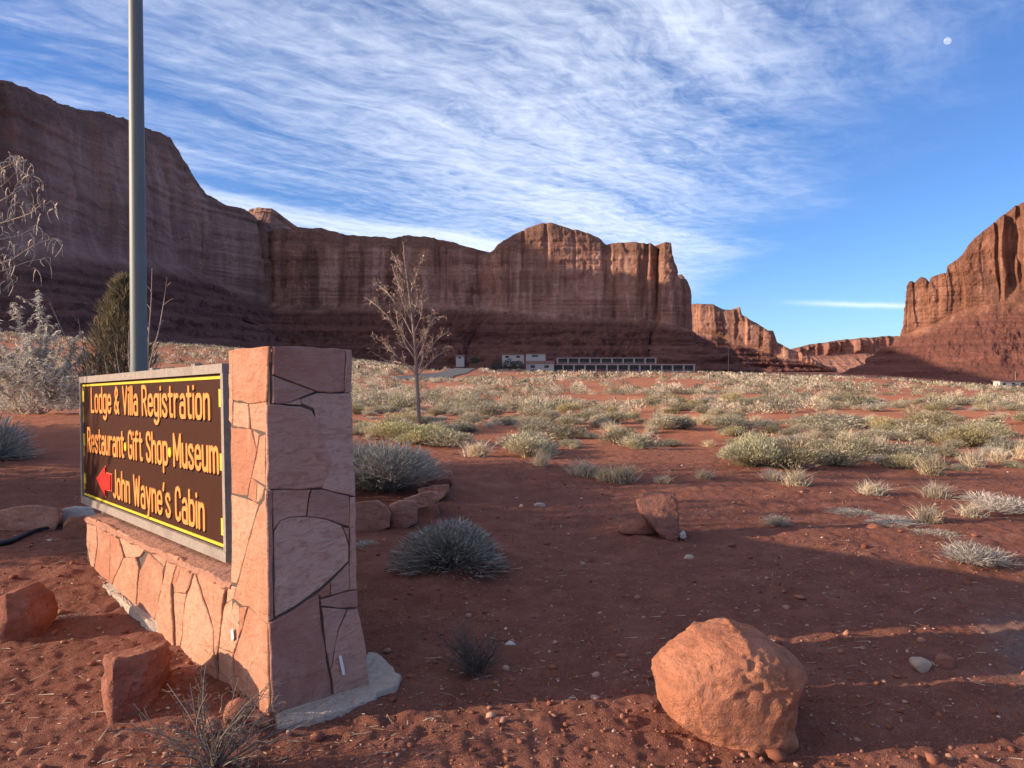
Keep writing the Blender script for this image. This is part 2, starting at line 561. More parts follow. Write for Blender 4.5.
def mesa(name, ctrl, m, nu=500, nt=46, nc=70, seed=1, run=1.7, flute=5.0, zb=-4.0, centre=None, keep=0.25, rough=1.0, cap=0.10, lean=0.10, steps=1.0, face_w=26.0, clefts=(), round_top=False, lift=1.0, drop=1.0, bedk=1.0, small=0.28, rub=1.0, calm=None):
    """ctrl rows: px, depth, top row, cliff-base row: turned into a real cliff line with its height, a rubble apron in front and a plateau behind"""
    c = np.array(ctrl, float)
    P = np.stack([(c[:, 0] - 512) / F * c[:, 1], c[:, 1]], -1)
    zt = 1.6 + (HORIZON - c[:, 2]) * c[:, 1] / F * lift
    zc = 1.6 + (HORIZON - c[:, 3]) * c[:, 1] / F
    seg = np.hypot(*np.diff(P, axis=0).T) + 0.25 * np.abs(np.diff(zt)) + 0.3
    s = np.concatenate([[0], np.cumsum(seg)])
    u = np.linspace(0, s[-1], nu)
    px_, py_ = np.interp(u, s, P[:, 0]), np.interp(u, s, P[:, 1])
    ztop = np.interp(u, s, zt); zcb = np.interp(u, s, zc)
    # smooth plan for the normals
    k = max(3, nu // 28)
    ker = np.hanning(2 * k + 1); ker /= ker.sum()
    sm = lambda q: np.convolve(np.pad(q, k, mode='edge'), ker, mode='valid')
    sx, sy = sm(px_), sm(py_)
    tx, ty = np.gradient(sx), np.gradient(sy)
    nx, ny = ty, -tx
    L = np.hypot(nx, ny) + 1e-9
    nx, ny = nx / L, ny / L
    if centre is None:
        centre = (px_.mean(), py_.max() + 120)
    # outward = away from the centre of the mass
    if np.mean(nx * (px_ - centre[0]) + ny * (py_ - centre[1])) < 0:
        nx, ny = -nx, -ny
    arc = np.concatenate([[0], np.cumsum(np.hypot(np.diff(px_), np.diff(py_)))])
    # buttresses: flat faces that step in and out along the wall
    krng = np.random.RandomState(seed + 400)
    def knots(mean, amp):
        xs, ys = [0.0], [0.0]
        while xs[-1] < arc[-1] + 50:
            L_ = krng.uniform(0.4, 1.7) * mean
            y0 = krng.uniform(-1, 1) * amp; y1 = y0 + krng.uniform(-0.5, 0.5) * amp
            xs += [xs[-1] + mean * 0.08, xs[-1] + L_]; ys += [y0, y1]
        return np.array(xs), np.array(ys)
    kn_x, kn_y = knots(face_w, 0.75)
    kn2_x, kn2_y = knots(face_w * 0.3, 0.8)
    order = np.argsort(px_ / py_)
    cl_px = (512 + F * px_ / py_)[order]; cl_arc = arc[order]
    rows = []; zone = []
    zcb = zcb + fbm(arc / 30, arc * 0, seed=seed + 2, oct=3) * 2.5
    D = np.maximum(zcb - zb, 4) * run
    # apron
    for i in range(nt):
        v = i / (nt - 1)
        z = zb + (zcb - zb) * (0.75 * v + 0.25 * v ** 2.2)
        off = D * (1 - v)
        # gullies and ledges
        gul = fbm(arc / 26, np.full(nu, v * 1.5), seed=seed + 5, oct=4) * 5.5 * math.sin(math.pi * min(1, v * 1.05)) ** 0.7
        led = np.sin(z * 0.9 + 1.2 * fbm(arc / 40, z / 30, seed=seed + 6, oct=2)) * 1.4 * steps + np.sin(z * 0.43 + 2) * 1.8 * steps
        lump = fbm(arc / 5.5, np.full(nu, v * 14.), seed=seed + 7, oct=5, gain=0.68) * 4.2 * rub
        e = (v * (1 - v) * 4) ** 0.4 if 0 < v < 1 else 0.0
        off = off + (gul + led + lump) * rough * e
        zz = z + lump * 0.5 * e
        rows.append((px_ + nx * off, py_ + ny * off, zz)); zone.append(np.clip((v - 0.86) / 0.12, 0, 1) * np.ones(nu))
    # wall
    for i in range(1, nc):
        v = i / (nc - 1)
        z = zcb + (ztop - zcb) * v
        hgt = ztop - zcb
        off = -hgt * lean * v
        # rounding to the rim
        off = off - hgt * cap * np.clip((v - 0.78) / 0.22, 0, 1) ** 2.2
        wob = fbm(arc / 55, z / 90, seed=seed + 10, oct=2) * 1.0
        sarc = arc + fbm(arc * 0 + 1.7, z / 40, seed=seed + 9, oct=2) * 3.0
        f0 = np.interp(sarc, kn_x, kn_y)
        f2 = np.interp(sarc * 1.0 + 2.0 * vnoise(arc / 30, z / 25, seed=seed + 8), kn2_x, kn2_y)
        f3 = fbm(arc / 34, z / 30, seed=seed + 13, oct=4)
        bed = np.sin(z * 0.62 + 2 * fbm(arc / 60, z * 0, seed=seed + 14, oct=2))
        bed2 = fbm(arc / 90, z / 2.6, seed=seed + 15, oct=2)
        crack = np.clip(1 - np.abs(vnoise(arc / 25, z / 160, seed=seed + 16)) / 0.05, 0, 1) * sstep(-0.2, 0.3, vnoise(arc / 40, z / 50, seed=seed + 17))
        w = np.minimum(1, v * 5)
        low_ = 1 - 0.55 * v * (1 if round_top else 0)
        dsp = f0 * flute * low_ + f2 * flute * small * low_ + f3 * flute * 0.45 + bed * 0.14 * bedk + bed2 * 0.6 * bedk - crack * flute * 0.45
        for cpx, cw, cd in clefts:
            a_c = np.interp(cpx, c[:, 0], np.interp(s, u, arc)) if np.all(np.diff(c[:, 0]) > 0) else np.interp(cpx, cl_px, cl_arc)
            carc = arc + fbm(arc * 0 + cpx * 0.37, z / 18, seed=seed + 40, oct=4) * 1.1 + (v - 0.5) * (cpx % 3 - 1) * 2.5
            g = np.exp(-((carc - a_c) / (cw * (0.75 + 0.5 * abs(math.sin(v * 5 + cpx))))) ** 4)
            dsp = dsp - g * cd * (0.6 + 0.4 * v)
        if calm is not None:
            dsp = dsp * (1 - 0.85 * sstep(calm[0], calm[1], u / s[-1]))
        dsp = dsp + fbm(arc / 2.2, z / 3.5, seed=seed + 18, oct=3) * 0.6
        # lower thin-bedded band juts out as ledges
        lb = np.clip(1 - v / 0.22, 0, 1)
        dsp = dsp + lb * (np.sin(z * 2.4) * 0.7 + 1.2)
        rows.append((px_ + nx * (off + dsp * rough * w), py_ + ny * (off + dsp * rough * w), z + 0 * arc))
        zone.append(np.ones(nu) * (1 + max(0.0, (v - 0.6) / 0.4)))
    # rim and plateau
    lx, ly, lz = rows[-1]
    rim = fbm(arc / 9, arc * 0 + 3.1, seed=seed + 20, oct=4) * 1.3 * rough
    rows[-1] = (lx, ly, lz + rim)
    cx, cy = centre
    tx_, ty_ = cx + keep * (lx - cx), cy + keep * (ly - cy)
    for f, dz in ((0.02, -0.3), (0.06, -1.2), (0.16, -3), (0.4, -7), (0.75, -14), (1.0, -22)):
        rows.append((lx + (tx_ - lx) * f, ly + (ty_ - ly) * f, lz + rim * (1 - f) + dz * drop + fbm(lx / 25 + f * 7, ly / 25, seed=seed + 21) * 1.2))
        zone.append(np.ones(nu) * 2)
    rows.append((tx_, ty_, np.full(nu, zb))); zone.append(np.ones(nu))
    V = np.stack([np.stack(r, -1) for r in rows])
    nv = len(rows)
    Vf = V.reshape(-1, 3)
    i = np.arange(nv - 1)[:, None] * nu
    j = np.arange(nu - 1)[None, :]
    q = np.stack([i + j, i + j + 1, i + nu + j + 1, i + nu + j], -1).reshape(-1, 4)
    o = mk(name, Vf, q, m, smooth=False)
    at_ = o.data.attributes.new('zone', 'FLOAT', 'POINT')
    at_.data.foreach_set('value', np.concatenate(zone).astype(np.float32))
    o.data.polygons.foreach_set('use_smooth', np.ones(len(o.data.polygons), dtype=bool))
    tag(o, kind='structure')
    return o


mesa('mesa_left', [(-330, 255, 0, 235), (-150, 285, 40, 238), (0, 320, 80, 248), (40, 345, 95, 251), (80, 375, 112, 254), (120, 412, 126, 257), (150, 447, 133, 260),
                   (175, 482, 142, 264), (189, 505, 150, 268), (193, 508, 160, 270), (197, 511, 172, 272), (206, 518, 190, 276), (215, 526, 203, 280), (232, 540, 212, 286),
                   (248, 552, 216, 292), (264, 565, 224, 297), (277, 577, 230, 300), (285, 640, 232, 300)],
     M_mesa_left, nu=700, nc=90, nt=60, small=0.10, seed=21, flute=4.5, face_w=60.0, clefts=[(30, 3, 5), (22, 1.5, 3), (268, 3, 6)], centre=(-480, 460), keep=0.35, zb=-3, run=1.35, cap=0.03, lean=0.13, lift=1.05, bedk=1.7)
# unseen mesa outside the frame on the left, added to shade the middle mesa
mesa('unseen_shade_mesa', [(-432, 445, -52, 220), (-312, 457, -40, 225), (-223, 490, -12, 232), (-158, 560, 35, 245), (-118, 620, 66, 250), (-140, 700, 95, 260)],
     M_mesa_left, nu=160, nt=16, nc=30, seed=201, flute=5, centre=(-760, 520), keep=0.4, zb=-3, run=1.2)
mesa('mesa_centre', [(225, 640, 233, 300), (262, 585, 232, 300), (275, 565, 228, 303), (290, 562, 226, 305), (320, 562, 228, 306), (345, 563, 233, 305), (370, 564, 236, 304), (392, 565, 238, 303),
                     (410, 563, 235, 302), (440, 563, 238, 303), (465, 564, 245, 305), (487, 565, 251, 306), (500, 558, 241, 308), (520, 554, 230, 310), (540, 552, 223, 312), (552, 552, 222, 314),
                     (575, 553, 229, 315), (600, 554, 238, 316), (607, 555, 243, 317), (622, 554, 242, 317), (650, 550, 242, 318), (654, 552, 246, 319), (657, 553, 251, 319), (660, 545, 243, 320), (664, 543, 242, 320), (672, 543, 243, 322),
                     (674.5, 545, 255, 324), (679, 548, 266, 326), (683, 552, 281, 328), (684, 556, 279, 330), (690, 562, 280, 332), (691.5, 590, 284, 334), (687, 680, 275, 334), (660, 850, 280, 330)],
     M_mesa, nu=1150, nc=90, nt=60, small=0.10, seed=47, flute=2.6, centre=(-40, 760), keep=0.3, zb=-3, run=1.75, cap=0.05, lean=0.03, lift=1.0, calm=(0.58, 0.64), rub=1.25, face_w=34.0, round_top=True,
     clefts=[(282, 3, 5), (487, 5, 5), (548, 1.0, 1.5), (575, 1.0, 1.5), (522, 1.2, 2), (440, 2, 3), (400, 1.5, 2), (345, 2, 3), (607, 2.5, 3), (645, 1.4, 5), (657, 1.2, 4), (683.5, 2, 5)])
mesa('mesa_far', [(660, 1000, 303, 330), (693, 980, 304, 331), (700, 975, 303, 333), (712, 972, 304, 335), (722, 970, 309, 338), (736, 965, 309, 342), (739, 963, 306, 343), (742, 962, 314, 345), (755, 960, 322, 349), (768, 955, 330, 352), (775, 955, 331, 353),
                  (777, 955, 342, 355), (786, 950, 347, 357), (800, 950, 352, 361), (815, 950, 361, 366), (830, 955, 369, 371), (835, 1100, 369, 371)],
     M_mesa, nu=420, nt=30, nc=40, seed=81, flute=7.0, centre=(230, 1350), keep=0.3, zb=-6, run=1.5, steps=2)
mesa('mesa_distant', [(700, 2600, 356, 360), (790, 2550, 352, 358), (812, 2550, 344, 356), (850, 2540, 339, 354), (885, 2520, 336, 352), (920, 2500, 336, 350), (1000, 2400, 334, 350), (1100, 2300, 334, 350)],
     M_far, nu=320, nt=26, nc=26, seed=101, flute=14, centre=(1250, 4200), keep=0.6, zb=-20, run=3.2, rough=2.2)
mesa('butte_right', [(985, 760, 285, 330), (930, 640, 285, 334), (903, 540, 284, 335), (899.5, 522, 283.5, 335), (901.5, 519, 283, 334), (911, 517, 283, 332), (912.5, 516.5, 289, 331.5), (914, 516, 283, 331), (920, 514, 279, 328), (925.5, 512.5, 280, 326), (927, 512, 287, 325), (930, 511, 278, 324), (940, 509, 274.5, 320), (945, 507.5, 274, 318),
                     (946.3, 507, 266, 317), (953, 505, 262, 315), (960, 503, 257, 313), (966, 501, 247, 311), (972, 499.5, 240, 309), (985, 496, 230, 305), (995, 493.5, 220, 303), (1005, 491, 212, 302), (1015, 488.5, 206, 301), (1024, 486, 203, 300), (1060, 477, 192, 296), (1120, 462, 180, 290), (1220, 440, 165, 285)],
     M_butte, nu=1150, nc=90, nt=60, small=0.35, rub=0.55, seed=133, flute=4.0, centre=(560, 760), keep=0.35, zb=-7, run=1.45, cap=0.05, lean=0.03, lift=1.01, drop=6.0, face_w=16.0,
     clefts=[(912.6, 1.3, 11), (918.5, 0.9, 5), (926.6, 1.5, 11), (934, 1.0, 4), (945.6, 1.3, 7), (953, 0.9, 4), (958, 1.1, 5), (966, 2.4, 11), (974, 1.5, 9), (985, 1.3, 7), (998, 1.0, 5), (1010, 3.0, 11), (1019, 1.4, 6), (1040, 2, 6)])

# small butte standing back on the left skyline
mesa('butte_small', [(236, 800, 228, 232), (244, 790, 213, 222), (250, 785, 209, 216), (262, 782, 208, 214), (272, 782, 209, 215), (280, 785, 214, 220), (296, 790, 226, 231), (310, 820, 234, 236)],
     M_mesa_left, nu=160, nt=30, nc=16, seed=151, flute=2.0, centre=(-255, 860), keep=0.3, zb=60, run=0.9)
# ------------------------------------------------------------------ the stone monument and its board
U = np.array([-0.670, 0.742, 0.0]); U /= np.linalg.norm(U)      # along the wall, away from the near corner
N = np.array([-U[1], U[0], 0.0])                                  # out of the lettered face
E = np.array([U[1], -U[0], 0.0])                                  # along the pillar's end face
K0 = gp(271, 722); K0[2] = 0.0                                    # foot of the near corner
ZZ = np.array([0, 0, 1.0])


def stone_nodes(t, a, b, c_):
    p = t.pos()
    isl = t.node('ShaderNodeNewGeometry').outputs['Random Per Island']
    base = t.ramp(isl, [(0.0, c_), (0.25, a), (0.5, b), (0.75, (a[0] * 0.86, a[1] * 0.92, a[2] * 0.98)), (1.0, c_)])
    n1 = t.noise(p, 3.5, 5, 0.6, 0.6)
    n2 = t.noise(p, 26.0, 6, 0.7)
    n3 = t.noise(p, 120.0, 4, 0.7)
    v = t.vmath('MULTIPLY', p, (7.0, 7.0, 26.0))
    st = t.noise(v, 1.0, 4, 0.6, 1.2)
    c = t.mix(t.math('MULTIPLY', t.ss(n1, 0.42, 0.66), 0.45), base, (a[0] * 1.12, a[1] * 1.25, a[2] * 1.35))
    c = t.mix(t.math('MULTIPLY', t.ss(st, 0.50, 0.64), 0.50), c, (a[0] * 0.72, a[1] * 0.66, a[2] * 0.62))
    c = t.mix(t.math('MULTIPLY', t.ss(n2, 0.54, 0.68), 0.5), c, (a[0] * 0.62, a[1] * 0.52, a[2] * 0.50))
    h = t.math('ADD', t.math('MULTIPLY', n1, 0.9), t.math('ADD', t.math('MULTIPLY', n2, 0.35), t.math('MULTIPLY', n3, 0.12)))
    h = t.math('ADD', h, t.math('MULTIPLY', st, 0.3))
    t.surface(c, 0.9, t.bump(h, 0.8, 0.035), 0.15)


M_stone = material('flagstone', lambda t: stone_nodes(t, (0.49, 0.230, 0.142), (0.56, 0.295, 0.195), (0.40, 0.170, 0.105)))
M_stone_end = material('flagstone_shaded_end', lambda t: stone_nodes(t, (0.44, 0.245, 0.185), (0.53, 0.345, 0.275), (0.33, 0.160, 0.125)))  # flagstone copy for the pillar's shaded end, that shade tuned into its colour


def simple_mat(name, col, var=0.25, scale=20.0, rough=0.85, bump=0.3, dist=0.01, spec=0.2, metallic=0.0):
    def f(t):
        p = t.pos()
        n = t.noise(p, scale, 6, 0.65)
        n2 = t.noise(p, scale * 0.15, 3, 0.6)
        d = tuple(v * (1 - var) for v in col); l = tuple(min(1, v * (1 + var)) for v in col)
        c = t.mix(n, d, l)
        c = t.mix(t.math('MULTIPLY', t.ss(n2, 0.5, 0.7), var), c, d)
        t.surface(c, rough, t.bump(n, bump, dist), spec, metallic)
    return material(name, f)


M_mortar = simple_mat('mortar', (0.105, 0.075, 0.06), 0.35, 60)
M_concrete = simple_mat('concrete', (0.54, 0.43, 0.345), 0.4, 30, 0.95, 1.0, 0.03)
M_ledge = simple_mat('ledge_stone', (0.38, 0.185, 0.125), 0.3, 22, 0.95, 0.9, 0.02)


def plane_uv(px, py, P, n, ex):
    q = on_plane(px, py, P, n) - P
    return float(np.dot(q, ex)), float(q[2])


def inset(poly, g):
    """shrink a polygon by moving every edge inwards by g"""
    p = np.array(poly, float)
    k = len(p)
    area = 0.5 * np.sum(p[:, 0] * np.roll(p[:, 1], -1) - np.roll(p[:, 0], -1) * p[:, 1])
    if area < 0:
        p = p[::-1]
    out = []
    for i in range(k):
        a, b, c = p[i - 1], p[i], p[(i + 1) % k]
        d1 = b - a; d1 /= np.linalg.norm(d1) + 1e-9
        d2 = c - b; d2 /= np.linalg.norm(d2) + 1e-9
        n1 = np.array([-d1[1], d1[0]]); n2 = np.array([-d2[1], d2[0]])
        m = n1 + n2
        den = max(0.35, 1 + float(np.dot(n1, n2)))
        out.append(b + g * m / den)
    return np.array(out)


def slab(mb, poly, P, ex, n, g=0.004, base=-0.01, top=0.014, bev=0.004, rng=random):
    """a flagstone: irregular polygon in the wall plane with its own thickness, worn edge and slight tilt"""
    # resample edges so that the outline wobbles like broken stone
    p = np.array(poly, float)
    pts = []
    for i in range(len(p)):
        a, b = p[i], p[(i + 1) % len(p)]
        L = np.linalg.norm(b - a)
        k = max(1, int(L / 0.05))
        for j in range(k):
            q = a + (b - a) * j / k
            if j:
                q = q + np.array([rng.uniform(-1, 1), rng.uniform(-1, 1)]) * min(0.0035, L * 0.06)
            pts.append(q)
    o = inset(pts, g)
    i1 = inset(o, bev)
    k = len(o)
    tx, tz = rng.uniform(-0.012, 0.012), rng.uniform(-0.012, 0.012)
    cen = o.mean(0)
    def w(q, h):
        return P + ex * q[0] + ZZ * q[1] + n * h
    hgt = [top + (q - cen)[0] * tx + (q - cen)[1] * tz for q in o]
    V = [w(q, base) for q in o] + [w(q, h - bev) for q, h in zip(o, hgt)] + [w(q, h) for q, h in zip(i1, hgt)]
    fs = []
    for r in (0, 1):
        for j in range(k):
            a = r * k + j; b = r * k + (j + 1) % k
            fs.append((a, b, b + k, a + k))
    fs.append([2 * k + j for j in range(k)])
    mb.add(V, fs)


END = [
    [(273.5, 347), (310, 347.2), (345, 350), (344.5, 391), (330, 392.5), (317, 391), (300, 384.5), (273, 374)],
    [(346, 350), (351, 350.5), (351.5, 392), (345.5, 392.3)],
    [(273, 376), (298, 385.5), (314, 391.5), (300, 397.5), (286, 403.5), (273, 403)],
    [(287, 404), (300, 399), (301, 404.8)],
    [(302, 399), (318, 393.5), (351.5, 393.2), (354, 460), (355, 496), (322, 488), (331, 472), (333.5, 458), (327, 440), (321, 420), (314, 408), (302, 403.5)],
    [(267, 405), (300, 407), (311, 411), (317, 422), (325, 446), (331.5, 459), (329.5, 472), (321.5, 487), (300, 489.5), (268, 489)],
    [(273, 491), (310, 490.2), (306, 516), (290, 517), (280, 521), (274, 529)],
    [(312, 490.4), (323, 490), (349, 496.5), (349, 526), (341, 524), (328, 519), (308, 516.5)],
    [(275, 532), (281, 521.5), (292, 518), (306, 517.5), (328, 520.5), (341, 526), (348, 545), (348, 561), (335, 574), (320, 588), (296, 605), (276, 616)],
    [(343.5, 528), (348.6, 528.5), (348.5, 541)],
    [(267, 491), (271.8, 491), (273, 619), (268.6, 621.5)],
    [(350.4, 498), (355, 497.5), (357, 589), (350.5, 589.5)],
    [(318.5, 594), (330, 583.5), (330, 595), (322, 597.5)],
    [(331.5, 582.5), (349, 563.5), (349.5, 589.5), (331.5, 595)],
    [(321, 600), (350, 591.5), (357, 590.8), (358, 607.5), (340, 608), (322, 605.5)],
    [(270, 624), (300, 606.5), (319, 594.5), (320.5, 620), (326, 660), (337, 699.5), (310, 708.5), (273.5, 722)],
    [(322.5, 608), (346.5, 610), (337.5, 630), (332, 662), (330.5, 668), (327, 650)],
    [(348.5, 610.5), (358.3, 609.5), (364, 640), (372, 689), (339, 699), (331.5, 671), (333.5, 660), (339, 631)],
]
FACE = [
    [(234.5, 350), (267.5, 347), (266.5, 401.5), (250, 403), (233, 399)],
    [(229.3, 351.5), (233.6, 350.6), (232.6, 374), (229.3, 372)], [(229.2, 373.5), (232.4, 375.5), (232.2, 424), (229.2, 420)],
    [(233.5, 403), (247.5, 405), (249.5, 428), (233, 425)],
    [(249, 405), (266.5, 403.2), (265.5, 432.5), (251.5, 428)],
    [(230, 427.5), (251, 430.5), (256.3, 450), (246.2, 495.5), (231, 493)],
    [(253.2, 431), (258.3, 435.5), (256.8, 448)],
    [(259.3, 437.5), (264.5, 434.5), (264.8, 485), (258, 481.5), (251.5, 477.5), (257.6, 450)],
    [(251, 479), (255.8, 483), (254.8, 502.2), (247.3, 497.5)],
    [(256.9, 484), (263.3, 488.5), (261.5, 497), (256, 503)],
    [(231, 495.8), (247.5, 500), (257.2, 504.3), (236, 583), (231.2, 582)],
    [(266.3, 496), (268.8, 623.5), (257, 613.5), (248.3, 605.5), (243.6, 605.5), (234.5, 598.5), (237, 588), (258.5, 507)],
    [(226.8, 585.5), (234.7, 588.5), (232.3, 597.8), (226.2, 602.3)],
    [(224, 606), (231.8, 600.5), (237.8, 607.5), (237.3, 640), (233, 652), (219.6, 647), (221, 620)],
    [(239.5, 609), (246.5, 607.5), (238.3, 637)],
    [(248.2, 608.5), (267.6, 626), (270.5, 722), (236, 706), (233.7, 655), (238.2, 642)],
    [(219.4, 649.5), (232.6, 654.5), (234.5, 705), (222, 694), (218.2, 668)],
    [(195.2, 574.5), (212.8, 630), (217.2, 664), (221, 693), (206, 678), (178, 646), (186.5, 600)],
    [(196.8, 571.8), (225.5, 586.5), (221.8, 606), (218.6, 646), (216.4, 658), (213.6, 628)],
    [(182.2, 562.3), (193.6, 571), (186, 592.5), (173.8, 591.3)],
    [(173.6, 593.8), (185.2, 595.3), (176.7, 637)],
    [(178.8, 558.4), (181.2, 561.3), (173.6, 588), (171.7, 583)],
    [(168.8, 554.3), (177.2, 557.8), (170.4, 585), (172.6, 620), (175.2, 643), (163, 629), (152.6, 614.5), (161.9, 590)],
    [(147.3, 554), (161.5, 568.3), (161.4, 586), (150.4, 613.5), (143, 612), (135.6, 603), (140.3, 571)],
    [(148.6, 551), (167, 554.6), (162.6, 566.5)],
    [(124.5, 558.8), (136.3, 557.6), (139.3, 569), (134.4, 601), (120, 584), (109.6, 569.4)],
    [(117, 531), (146, 547.3), (139.7, 555.6), (136.6, 556.4), (126, 557.2)],
    [(110.2, 527.4), (116, 532), (123.2, 557.6), (109.6, 567.4), (111.2, 544)],
    [(96.6, 521.5), (108.8, 526.7), (110, 544), (108, 568), (97, 560.8), (92.3, 556.6), (97.3, 545)],
    [(87, 517.6), (95.6, 520.8), (96.2, 545), (91.2, 555), (86.4, 545)],
]


def wall_xy(s, e, z):
    return K0 + U * s + E * e + ZZ * z


def refine(mb, n, amp, seed):
    """split the broad stone faces into small ones and give them the hackly relief of broken stone"""
    V = np.concatenate(mb.V)
    bm = bmesh.new()
    vs = [bm.verts.new(v) for v in V]
    for f in mb.Fc:
        try: bm.faces.new([vs[i] for i in f])
        except ValueError: pass
    big = [f for f in bm.faces if len(f.verts) > 4]
    bmesh.ops.triangulate(bm, faces=big, ngon_method='BEAUTY')
    for _ in range(5):
        es = [e for e in bm.edges if e.calc_length() > 0.030]
        if not es: break
        bmesh.ops.subdivide_edges(bm, edges=es, cuts=1)
        bmesh.ops.triangulate(bm, faces=[f for f in bm.faces if len(f.verts) > 3])
    bm.verts.index_update()
    P = np.array([v.co[:] for v in bm.verts])
    nn = np.asarray(n, float)
    d = fbm(P[:, 0] * 7, P[:, 1] * 7, P[:, 2] * 7, seed=seed, oct=3) * amp
    st = fbm(P[:, 0] * 3 + P[:, 2] * 2, P[:, 1] * 3, P[:, 2] * 5, seed=seed + 4, oct=3)
    d = d + (np.floor(st * 4) / 4) * amp * 0.8                 # bedding planes that break off in steps
    d = d + fbm(P[:, 0] * 30, P[:, 1] * 30, P[:, 2] * 30, seed=seed + 2, oct=3) * amp * 0.35
    P = P + nn * d[:, None]
    mb.V = [P]; mb.Fc = [[v.index for v in f.verts] for f in bm.faces]; mb.n = len(P)
    bm.free()
    return mb


def build_monument():
    rng = random.Random(5)
    root = thing('sign_monument', 'flagstone faced pillar and low wall on a pale concrete pad, carrying the brown board', 'monument', K0)
    # ---- pillar core
    PW = 0.455
    ends = [plane_uv(px, py, K0, -U, E) for px, py in [(372, 690), (358, 607), (355, 496), (351.4, 393), (351, 350.5)]]
    z_top = plane_uv(269, 347.4, K0, -U, E)[1]
    prof = [(0.006, -0.25), (ends[0][0] + 0.03, -0.25)] + [(e - 0.006, z) for e, z in ends[:4]] + [(ends[4][0] - 0.006, z_top - 0.02), (0.006, z_top - 0.02)]
    mb = MB()
    k = len(prof)
    g = 0.010
    V = [wall_xy(g, e, z) for e, z in prof] + [wall_xy(PW, e, z) for e, z in prof]
    fs = [list(range(k)), [k + j for j in range(k)][::-1]] + [(j, k + j, k + (j + 1) % k, (j + 1) % k) for j in range(k)]
    mb.add(V, fs)
    pillar = mb.build('pillar', M_mortar, root, K0)
    # ---- veneers
    mb = MB()
    for poly in END:
        q = [plane_uv(px, py, K0, -U, E) for px, py in poly]
        if q[-1][1] < 0.05 or min(b for a, b in q) < 0.03:
            q = [(a, b - (0.12 if b < 0.06 else 0)) for a, b in q]
        slab(mb, q, K0 + U * g, E, -U, -0.0015, -0.004, 0.012 + rng.uniform(-0.003, 0.003), 0.004, rng)
    # the thin edge of the face slabs seen on the corner
    refine(mb, -U, 0.006, 11)
    mb.build('end_veneer', M_stone_end, pillar, K0)
    top = MB()
    # ---- low wall core
    zl = [plane_uv(px, py, K0, N, U) for px, py in [(230, 583), (86, 517.5)]]
    (s0, z0), (s1, z1) = zl
    sl = (z1 - z0) / (s1 - s0)
    s_end = s1 + 0.02
    DEP = 0.42
    core = MB()
    def zled(s): return z0 + sl * (s - s0)
    sa, sb = PW - 0.01, s_end
    th = 0.034
    V = [wall_xy(sa, 0.012, -0.3), wall_xy(sb, 0.012, -0.3), wall_xy(sb, DEP, -0.3), wall_xy(sa, DEP, -0.3),
         wall_xy(sa, 0.012, zled(sa) - th), wall_xy(sb, 0.012, zled(sb) - th), wall_xy(sb, DEP, zled(sb) - th), wall_xy(sa, DEP, zled(sa) - th)]
    core.add(V, [(0, 3, 2, 1), (4, 5, 6, 7), (0, 1, 5, 4), (1, 2, 6, 5), (2, 3, 7, 6), (3, 0, 4, 7)])
    low = core.build('low_wall', M_mortar, root, K0)
    mbp, mbw = MB(), MB()
    for i, poly in enumerate(FACE):
        q = [plane_uv(px, py, K0, N, U) for px, py in poly]
        q = [(a, b - (0.15 if (py > (552 if i >= 25 else 575) and b < (0.24 if i >= 25 else 0.10) and i > 13) else 0)) for (a, b), (px, py) in zip(q, poly)]
        tgt = mbp if i < 12 or i == 15 else mbw
        slab(tgt, q, K0 - N * 0.012, U, N, -0.0035 if tgt is mbp else -0.0055, -0.002, 0.013 + rng.uniform(-0.004, 0.004), 0.004, rng)
    refine(mbp, N, 0.005, 21); refine(mbw, N, 0.006, 31)
    mbp.build('face_veneer', M_stone, pillar, K0)
    mbw.build('face_veneer', M_stone, low, K0)
    # ---- ledge: rough cap stone along the wall top
    ns = 90
    led = []
    ss_ = np.linspace(PW + 0.005, s_end + 0.02, ns)
    for i, s in enumerate(ss_):
        e0 = -0.010 + 0.005 * math.sin(s * 17) + rng.uniform(-0.004, 0.004)
        zt = zled(s) + rng.uniform(-0.004, 0.004) + 0.004 * math.sin(s * 9)
        zb_ = zt - th - 0.004 + rng.uniform(-0.006, 0.004)
        led.append([wall_xy(s, e0 + 0.012, zb_), wall_xy(s, e0, zb_ + 0.014), wall_xy(s, e0 + 0.002, zt - 0.012), wall_xy(s, e0 + 0.014, zt), wall_xy(s, 0.10, zt + 0.012 + rng.uniform(-0.003, 0.003)), wall_xy(s, DEP + 0.03, zt + 0.004), wall_xy(s, DEP + 0.03, zb_)])
    kk = len(led[0])
    V = np.array(led).reshape(-1, 3)
    fs = []
    for i in range(ns - 1):
        for j in range(kk):
            a = i * kk + j; b = i * kk + (j + 1) % kk
            fs.append((a, a + kk, b + kk, b))
    fs.append(list(range(kk))); fs.append([(ns - 1) * kk + j for j in range(kk)][::-1])
    mk('ledge', V, fs, M_ledge, root, K0)
    # rough mortar top of the pillar
    n1 = 14
    gx, gy = np.meshgrid(np.linspace(0.012, PW - 0.004, n1), np.linspace(0.012, ends[4][0] - 0.012, n1))
    hz = z_top - 0.005 + fbm(gx * 14, gy * 14, seed=9) * 0.012 - 0.02 * sstep(0.5, 1.0, np.maximum(np.abs(gx / PW * 2 - 1), np.abs(gy / ends[4][0] * 2 - 1)))
    Vt = np.array([[wall_xy(gx[i, j], gy[i, j], hz[i, j]) for j in range(n1)] for i in range(n1)]).reshape(-1, 3)
    i = np.arange(n1 - 1)[:, None] * n1; j = np.arange(n1 - 1)[None, :]
    q = np.stack([i + j, i + j + 1, i + n1 + j + 1, i + n1 + j], -1).reshape(-1, 4)
    mk('mortar_cap', Vt, q, M_concrete, pillar, K0, True)
